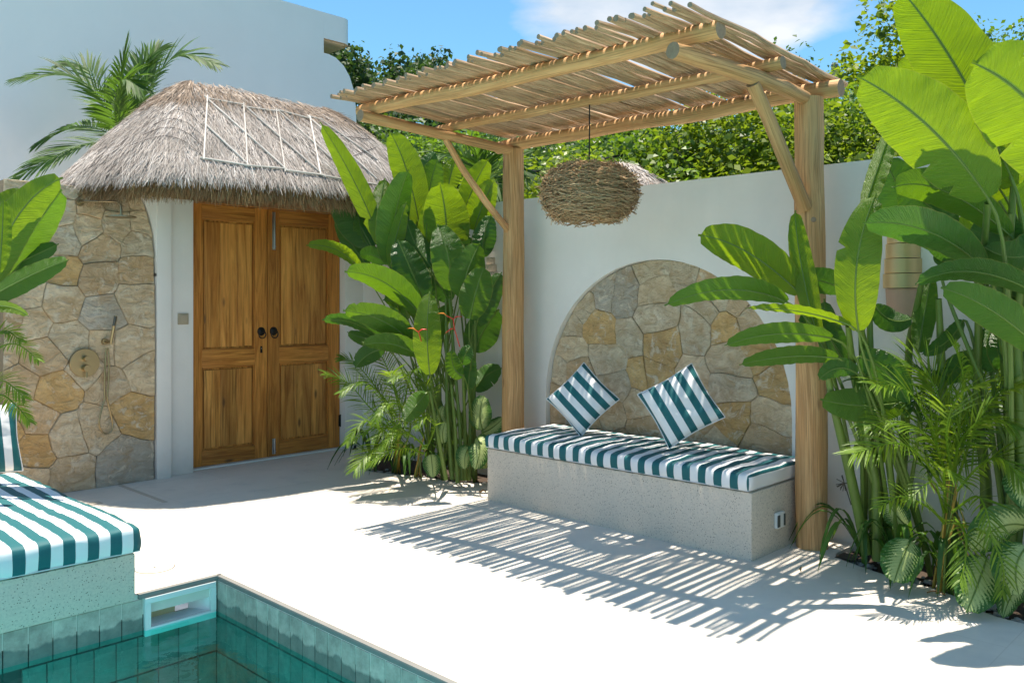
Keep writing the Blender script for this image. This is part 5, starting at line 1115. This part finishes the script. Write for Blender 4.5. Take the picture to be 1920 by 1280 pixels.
areca('small bright areca palm with yellow stalks in front of the right clump', (4.42, 1.40, -0.03),
      [((1770, 960, 4.1), (1755, 910, 4.0), (1740, 905, 3.9), (1705, 935, 3.85)), ((1775, 960, 4.1), (1770, 900, 4.0), (1775, 880, 3.9), (1800, 900, 3.85)), ((1785, 960, 4.0), (1830, 930, 3.9), (1850, 960, 3.8), (1860, 1010, 3.75)),
       ((1770, 980, 4.1), (1740, 950, 4.0), (1690, 930, 3.95), (1650, 950, 3.9)), ((1790, 970, 4.0), (1810, 1000, 3.85), (1810, 1050, 3.8), (1800, 1090, 3.75)), ((1790, 980, 4.0), (1850, 1000, 3.8), (1880, 1060, 3.7), (1880, 1110, 3.7))], 680, llen=0.13, nl_=16)
areca('fine leaved areca fronds hanging over the daybed at the left edge', (0.95, 6.1, 0.0),
      [((-40, 720, 5.0), (-10, 660, 4.9), (30, 645, 4.8), (72, 675, 4.7)), ((-40, 760, 5.0), (-20, 720, 4.9), (10, 715, 4.8), (45, 745, 4.75)), ((-40, 760, 5.0), (0, 740, 4.9), (30, 760, 4.8), (55, 790, 4.75)), ((-40, 700, 5.0), (-20, 640, 4.9), (10, 620, 4.9), (40, 640, 4.8))], 700, llen=0.13)
pt = thing('palm_tree', 'dark palm crown half hidden behind the left heliconias and pergola post', 'palm', P(905, 600, 7.9).xy.to_3d()+Vector((0.35, 0, 0)))
b3 = P(905, 345, 8.3); tube('trunk', [Vector((b3.x, b3.y, -0.1)), Vector((b3.x, b3.y, 1.2)), b3], [0.09, 0.06, 0.04], 'bark', pt, 9)
for k, pf in enumerate([((905, 345, 8.3), (880, 310, 8.3), (845, 290, 8.2), (815, 300, 8.1)), ((905, 345, 8.3), (912, 300, 8.3), (930, 270, 8.2), (950, 262, 8.1)), ((905, 345, 8.3), (895, 300, 8.2), (885, 270, 8.0), (870, 262, 7.9)), ((905, 345, 8.3), (935, 320, 8.3), (965, 310, 8.2), (990, 330, 8.1)), ((905, 345, 8.3), (920, 340, 8.1), (935, 350, 8.0), (942, 380, 7.9))]):
    frond(pt, pf, 30, 0.32, 0.012, 0.14, 740+k, 'palm_leaflet', 0.8, (fw*-0.6+up*0.8).normalized())

areca('small palm with curled pale green fronds among the left heliconia leaves', (4.42, 5.35, -0.03),
      [((800, 800, 6.3), (775, 730, 6.2), (755, 700, 6.1), (735, 712, 6.0)), ((795, 820, 6.3), (765, 770, 6.2), (735, 755, 6.1), (710, 775, 6.0)), ((800, 840, 6.2), (770, 815, 6.1), (740, 815, 6.0), (715, 840, 5.95)), ((790, 830, 6.3), (745, 800, 6.2), (700, 800, 6.2), (665, 825, 6.1)), ((795, 850, 6.2), (760, 840, 6.1), (720, 850, 6.0), (690, 870, 6.0)), ((800, 840, 6.2), (815, 800, 6.1), (800, 780, 6.0), (780, 800, 5.95))], 780, llen=0.12, nl_=22)
def dry_leaf(x, y, rz, L, i):
    V = []; F = []
    for k in range(7):
        t = k/6; w = L*0.17*math.sin(PI*min(1, t*0.95+0.03)); z = 0.004+0.012*math.sin(PI*t)*(1+0.4*(i % 3))
        V += [(-L/2+L*t, -w, z+0.008*math.sin(t*7+i)), (-L/2+L*t, 0, z), (-L/2+L*t, w, z+0.010)]
    for k in range(6): q = 3*k; F += [(q, q+1, q+4, q+3), (q+1, q+2, q+5, q+4)]
    o = link('fallen_leaf', mesh('fallen_leaf', V, F, True), 'dry_leaf'); o.location = (x, y, 0.004); o.rotation_euler = (0, 0, rz); return o
simple('dry_leaf', (0.34, 0.20, 0.09), 0.8, var=0.4)
for i, (px, py, L, lb) in enumerate(((668, 872, 0.07, 'curled brown fallen leaf on the shaded deck at the tip of the left bed'), (1755, 1118, 0.08, 'brown fallen leaf on the deck in front of the right bed'), (1500, 1075, 0.05, 'small brown fallen leaf on the deck beside the bench corner'), (905, 925, 0.05, 'small dry leaf fragment beside the left front corner of the bench'))):
    p = PZ(px, py, 0); tag(dry_leaf(p.x, p.y, i*1.9, L, i), lb, 'leaf')
# ------------------------------------------------------------------ dieffenbachia and strap leaves
def dieff(label, root, leaves, seed):
    t = thing('dieffenbachia', label, 'plant', (root[0], root[1], 0))
    for i, sp_ in enumerate(leaves):
        add_leaf(t, sp_, root, 'variegated_leaf', seed+i, 0.006, fold=0.18)
    return t
dieff('variegated dieffenbachia with pale veined leaves beside the left end of the bench', (4.72, 4.72, -0.03),
      [((905,800, 897,770, 905,742, 36, 0.1, 6.5,6.45,6.4), ), ((905,815, 925,795, 942,778, 26, 0.4, 6.5,6.5,6.5), )] and
      [(905,805, 900,775, 908,741, 38, 0.1, 6.6,6.55,6.5), (903,812, 925,800, 944,782, 28, 0.5, 6.7,6.7,6.7), (893,820, 900,840, 890,882, 38, 0.1, 6.5,6.4,6.35), (880,840, 872,855, 872,880, 30, 0.2, 6.45,6.4,6.4), (900,830, 905,858, 912,878, 26, 0.4, 6.6,6.55,6.5)], 800)
dieff('pale speckled dieffenbachia leaves low among the left heliconia stems', (4.50, 5.12, -0.03),
      [(808,852, 810,870, 812,896, 30, 0.1, 6.4,6.4,6.4), (832,830, 830,810, 836,790, 24, 0.3, 6.5,6.5,6.5), (838,800, 826,780, 832,760, 22, 0.3, 6.6,6.6,6.6)], 820)
dieff('single broad speckled leaf plant at the foot of the right heliconia canes', (4.52, 1.60, -0.03),
      [(1706,1012, 1690,1050, 1676,1092, 64, 0.05, 4.15,4.1,4.05), (1700,985, 1680,965, 1666,942, 40, 0.3, 4.4,4.4,4.4)], 830)
dieff('large speckled dieffenbachia at the right edge of the bed', (4.38, 1.12, -0.03),
      [(1850,1045, 1835,1090, 1812,1148, 72, 0.1, 3.85,3.8,3.75), (1925,1025, 1905,1065, 1912,1118, 72, 0.15, 3.75,3.7,3.7), (1925,985, 1870,990, 1822,1035, 62, 0.4, 3.9,3.85,3.85), (1900,880, 1915,910, 1935,960, 50, 0.1, 3.9,3.85,3.8), (1925,1090, 1900,1110, 1880,1160, 40, 0.3, 3.8,3.8,3.8)], 840)
def straps(label, root, n_, L, seed, h=0.16):
    r = random.Random(seed); t = thing('spider_lily', label, 'plant', (root[0], root[1], 0)); R = Vector((root[0], root[1], -0.03))
    for i in range(n_):
        az = 2*PI*i/n_+r.uniform(-.3, .3); l = L*r.uniform(0.65, 1.1); d = Vector((math.cos(az), math.sin(az), 0)); hh_ = h*r.uniform(0.7, 1.4); V = []; F = []; T = []; w = r.uniform(0.010, 0.016); s = Vector((-d.y, d.x, 0)); tt = r.random()
        for k in range(10):
            f = k/9; z = hh_*math.sin(PI*min(1, f*0.95))**0.8*1.25-(0.0 if f < 0.6 else (f-0.6)*0.12); c = R+d*(l*f)+Vector((0, 0, max(0.012 + 0.035, z+0.045))); ww = w*(0.55+0.45*math.sin(PI*f))*(1 if k < 9 else 0.1)
            V += [c-s*ww+Vector((0, 0, 0.006)), c, c+s*ww+Vector((0, 0, 0.006))]; T += [tt]*3
        for k in range(9):
            q = 3*k; F += [(q, q+1, q+4, q+3), (q+1, q+2, q+5, q+4)]
        link('blade', mesh('blade', V, F, True, None, None, T), 'strap_leaf', t)
straps('green strap leaved lily nearest the door at the edge of the left bed', (4.44, 5.98), 13, 0.42, 1)
straps('green strap leaved lily in the middle of the left bed edge', (4.46, 5.55), 13, 0.36, 2)
straps('strap leaved lily under the left heliconia canes', (4.58, 5.2), 11, 0.30, 3)
straps('strap leaved lily at the foot of the right pergola post', (4.66, 1.88), 14, 0.40, 4)
straps('strap leaved lily in front of the right heliconia canes', (4.55, 1.66), 12, 0.34, 5)
straps('strap leaved lily low in front of the right bed', (4.42, 1.36), 12, 0.28, 6)
straps('strap leaved lily at the far right corner of the bed', (4.36, 1.02), 10, 0.26, 7)
# pebbles at the bed edges
r_ = random.Random(12); Vp = []; Fp = []
ico = bmesh.new(); bmesh.ops.create_icosphere(ico, subdivisions=1, radius=1); iv = [v.co.copy() for v in ico.verts]; ifc = [tuple(v.index for v in f.verts) for f in ico.faces]; ico.free()
for i in range(520):
    if i % 2: bx, by = r_.choice(bedR[:-6]); cx_, cy_ = bx+abs(r_.gauss(0.07, 0.07)), by+r_.gauss(0, 0.05)
    else: bx, by = r_.choice(bedL[4:-5]); cx_, cy_ = bx+abs(r_.gauss(0.06, 0.06)), by+r_.gauss(0, 0.04)
    s = r_.uniform(0.008, 0.022); sc3 = Vector((r_.uniform(0.8, 1.4), r_.uniform(0.8, 1.4), r_.uniform(0.4, 0.7)))*s; b = len(Vp)
    Vp += [(cx_+v.x*sc3.x, cy_+v.y*sc3.y, -0.028+sc3.z*0.6+v.z*sc3.z) for v in iv]; Fp += [tuple(b+k for k in f) for f in ifc]
link('pebbles', mesh('pebbles', Vp, Fp, True), 'pebble', None, 'stuff')
# dry twig tuft on the wall
dtw = thing('dried_flower', 'small dried brown flower tuft against the wall beside the post', 'flower', PX(1583, 905, WX-0.03))
c0 = PX(1583, 905, WX-0.06)
tube('stem', [c0+Vector((0, -0.04, -0.12)), c0], 0.003, 'bark', dtw, 5)
for k in range(14): a = rnd.uniform(0, 2*PI); tube('sepal', [c0, c0+Vector((rnd.uniform(-.02, .01), 0.045*math.cos(a), 0.045*math.sin(a)))], 0.0022, 'bark', dtw, 4)

# ------------------------------------------------------------------ trees behind the wall
def crown(name, center, radii, nclump, per, leaf, seed, mat, parent, flat=0.25, clump_r=0.22, hang_=0.5):
    r = np.random.RandomState(seed); c = np.array(center); R = np.array(radii)
    d = r.normal(size=(nclump, 3)); d /= np.linalg.norm(d, axis=1)[:, None]; rad = r.uniform(0.35, 1.0, (nclump, 1))**0.45
    # lumpy outline
    ph = r.uniform(0, 6.28, 6); lump = 1+0.16*np.sin(3*d[:, :1]*3+ph[0])+0.14*np.sin(4*d[:, 1:2]*3+ph[1])+0.12*np.sin(5*d[:, 2:3]*2+ph[2])
    cc = c+d*rad*lump*R
    cc = np.repeat(cc, per, axis=0); n_ = len(cc); ctint = np.repeat(r.uniform(-0.38, 0.34, nclump), per)
    p = cc+np.clip(r.normal(size=(n_, 3)), -1.5, 1.5)*clump_r*np.array([1, 1, 0.75])
    a = r.normal(size=(n_, 3)); a[:, 2] = -abs(a[:, 2])*hang_; a /= np.linalg.norm(a, axis=1)[:, None]
    nn_ = r.normal(size=(n_, 3)); nn_[:, 2] += 1.2; s = np.cross(a, nn_); s /= np.linalg.norm(s, axis=1)[:, None]+1e-9; nr_ = np.cross(s, a)
    L = leaf*r.uniform(0.45, 1.45, (n_, 1)); w = L*0.32
    v0 = p; v1 = p+a*L*0.45+s*w+nr_*L*0.08; v2 = p+a*L-nr_*L*0.06; v3 = p+a*L*0.45-s*w+nr_*L*0.08
    V = np.stack([v0, v1, v2, v3], axis=1).reshape(-1, 3); F = np.arange(n_*4).reshape(-1, 4)
    T = np.repeat(np.clip(0.45+ctint+r.normal(0, 0.2, n_), 0, 1), 4)
    return link(name, np_mesh(name, V, F, T), mat, parent, 'stuff')
def tree(label, px, pyt, d, h_crown, rx, ncl, per, leaf, seed, mat, name='leafy_tree', group=None, base_z=-0.3, clump_r=0.22, limbs=5):
    top = P(px, pyt, d); c = Vector((top.x, top.y, top.z-h_crown/2)); t = thing(name, label, 'tree', (top.x, top.y, base_z), group); r = random.Random(seed)
    q = [Vector((c.x+r.uniform(-.15, .15), c.y, base_z)), Vector((c.x, c.y, (base_z+c.z)/2)), c+Vector((0, 0, h_crown*0.35))]
    tr_ = tube('trunk', q, [0.02*h_crown+0.05, 0.02*h_crown+0.03, 0.012], 'bark', t, 7, False, 0.1, seed)
    for k in range(limbs):
        az = 2*PI*k/limbs+r.random(); s = c+Vector((0, 0, -h_crown*r.uniform(0.1, 0.35))); e = c+Vector((rx*0.8*math.cos(az), rx*0.8*math.sin(az), h_crown*r.uniform(-.1, .35)))
        tube('limb', [s, s.lerp(e, 0.5)+Vector((0, 0, 0.1)), e], [0.02+0.008*h_crown, 0.015+0.004*h_crown, 0.006], 'bark', tr_, 5, False)
    crown('crown', c, (rx, rx, h_crown/2), ncl, per, leaf, seed, mat, t, clump_r=clump_r); return t
TS = [  # px, top y, distance, crown height, radius, clumps, per, leaf, material, label
 (1015, 300, 9.0, 1.7, 0.9, 260, 26, 0.07, 'tree_leaf_yellow', 'light green bush above the wall just right of the left pergola post'),
 (1130, 268, 10.5, 2.6, 1.3, 360, 26, 0.085, 'tree_leaf', 'leafy tree behind the hanging nest lamp'),
 (1265, 235, 9.5, 2.3, 1.15, 380, 26, 0.085, 'tree_leaf', 'vine covered tree above the wall between nest lamp and right post'),
 (1395, 195, 9.2, 2.5, 1.15, 420, 26, 0.09, 'tree_leaf_yellow', 'yellow green creeper covered tree left of the right post'),
 (1500, 175, 10.5, 3.3, 1.2, 400, 26, 0.09, 'tree_leaf', 'mid green tree standing directly behind the right pergola post'),
 (1590, 150, 10.0, 2.4, 0.95, 320, 26, 0.075, 'tree_leaf', 'loose leafy tree behind the grey utility pole'),
 (1690, 62, 11.0, 3.6, 0.85, 420, 26, 0.10, 'tree_leaf_yellow', 'tall narrow tree with reddish shoots left of the banana leaves'),
 (1640, 215, 9.2, 2.2, 1.0, 420, 26, 0.06, 'tree_leaf_yellow', 'fine leaved bright bush above the wall right of the utility pole'),
 (1790, 150, 12.0, 3.6, 1.2, 320, 26, 0.09, 'tree_leaf', 'tree hidden behind the large banana leaves'),
 (1890, 62, 13.0, 4.2, 1.35, 480, 26, 0.085, 'tree_leaf', 'airy tree against the sky at the right edge'),
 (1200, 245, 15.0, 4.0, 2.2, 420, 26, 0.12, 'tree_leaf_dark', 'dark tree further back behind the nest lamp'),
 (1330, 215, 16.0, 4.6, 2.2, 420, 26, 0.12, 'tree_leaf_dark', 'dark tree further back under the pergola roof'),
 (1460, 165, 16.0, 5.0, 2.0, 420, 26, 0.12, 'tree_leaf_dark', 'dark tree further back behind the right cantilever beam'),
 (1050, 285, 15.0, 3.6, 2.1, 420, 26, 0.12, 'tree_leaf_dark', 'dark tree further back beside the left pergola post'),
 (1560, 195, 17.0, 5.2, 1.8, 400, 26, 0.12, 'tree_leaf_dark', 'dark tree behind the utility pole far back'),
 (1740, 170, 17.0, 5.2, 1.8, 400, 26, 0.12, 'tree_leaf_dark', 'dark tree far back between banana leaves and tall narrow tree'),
 (820, 262, 14.0, 3.2, 1.5, 320, 26, 0.11, 'tree_leaf', 'leafy tree behind the left heliconias below the pergola roof'),
 (905, 275, 13.0, 2.9, 1.2, 300, 26, 0.10, 'tree_leaf', 'leafy tree just left of the left pergola post'),
 (745, 250, 15.0, 3.4, 1.5, 320, 26, 0.11, 'tree_leaf_dark', 'dark tree to the right of the thatched roof')]
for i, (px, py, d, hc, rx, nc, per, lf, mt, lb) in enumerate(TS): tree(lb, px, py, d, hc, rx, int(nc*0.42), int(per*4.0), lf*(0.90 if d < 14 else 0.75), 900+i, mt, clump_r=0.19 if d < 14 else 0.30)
# wooded hill far behind
hv = []; hfc = []; nxh, nyh = 40, 16
HX = P(700, 565, 75)
for j in range(nyh+1):
    for i in range(nxh+1):
        u = i/nxh; v = j/nyh; lat = -60+150*u; dep = 45+70*v; hgt = (17*math.exp(-((lat+16)/26)**2)+9*math.exp(-((lat-34)/22)**2)+3.5)*math.sin(PI/2*min(1, v*1.6))-0.35
        hgt += 1.2*noise.noise(Vector((lat*0.06, dep*0.06, 3))) if v > 0 else 0
        hv.append(fw*dep+rt*lat+up*(hgt if v > 0 else -0.6))
for j in range(nyh):
    for i in range(nxh): q = j*(nxh+1)+i; hfc.append((q, q+1, q+nxh+2, q+nxh+1))
link('hill', mesh('hill', hv, hfc, True), 'grass_ground', None, 'structure')
hb_ = BVHTree.FromPolygons(hv, hfc); rr_ = random.Random(5); nt = 0; proto = []
for s in range(3):
    t = thing('hill_tree', '', 'tree', (0, 0, 0)); 
    tube('trunk', [Vector((0, 0, -1)), Vector((0, 0, 2.6))], [0.25, 0.12], 'bark', t, 6, False)
    crown('crown', (0, 0, 3.2), (2.2, 2.2, 2.1), 130, 14, 0.42, 50+s, 'far_leaf', t, clump_r=0.42, hang_=1.0); proto.append(t)
placed = []
for k in range(900):
    if nt >= 52: break
    lat = rr_.uniform(-20, 14); dep = rr_.uniform(47, 88); o_ = fw*dep+rt*lat; h = hb_.ray_cast(Vector((o_.x, o_.y, 80)), Vector((0, 0, -1)))
    if h[0] is None or any((h[0]-q).length < 2.7 for q in placed): continue
    placed.append(h[0]); src = proto[nt % 3]; first = nt < 3
    t = src if first else src.copy()
    if not first:
        COL.objects.link(t)
        for ch in src.children: c_ = ch.copy(); COL.objects.link(c_); c_.parent = t
    t.location = h[0]; sc = rr_.uniform(0.75, 1.25); t.scale = (sc, sc, sc*rr_.uniform(0.9, 1.2)); t.rotation_euler = (0, 0, rr_.uniform(0, 6.28))
    t['label'] = 'distant green tree in the wood on the hillside'; t['group'] = 'trees on the far hillside'; nt += 1

# utility pole and cables
up_b = P(1565, 565, 14.0); pole = thing('utility_pole', 'slim grey utility pole rising from the trees right of the pergola', 'pole', (up_b.x, up_b.y, -0.3))
pt_ = P(1565, 122, 14.0); tube('shaft', [Vector((up_b.x, up_b.y, -0.3)), pt_], [0.07, 0.055], 'pole_concrete', pole, 12)
tube('cap', [pt_-Vector((0, 0, 0.0)), pt_+Vector((0, 0, 0.03))], [0.062, 0.04], 'pole_concrete', pole, 10)
for nm, a, b, sag, lb in (('cable', (1565, 178, 14.0), (940, 335, 8.4), 0.10, 'black overhead cable running from the utility pole past the nest lamp'), ('cable', (1565, 172, 14.0), (1990, 120, 13.0), 0.08, 'black overhead cable running right from the utility pole'), ('cable', (1565, 190, 13.9), (985, 322, 8.6), 0.22, 'thin lower overhead cable sagging behind the pergola')):
    A_, B_ = P(*a), P(*b); tag(tube(nm, [A_.lerp(B_, i/16)-Vector((0, 0, sag*4*(i/16)*(1-i/16))) for i in range(17)], 0.014 if sag < 0.2 else 0.008, 'cable_black', None, 6), lb, 'cable')
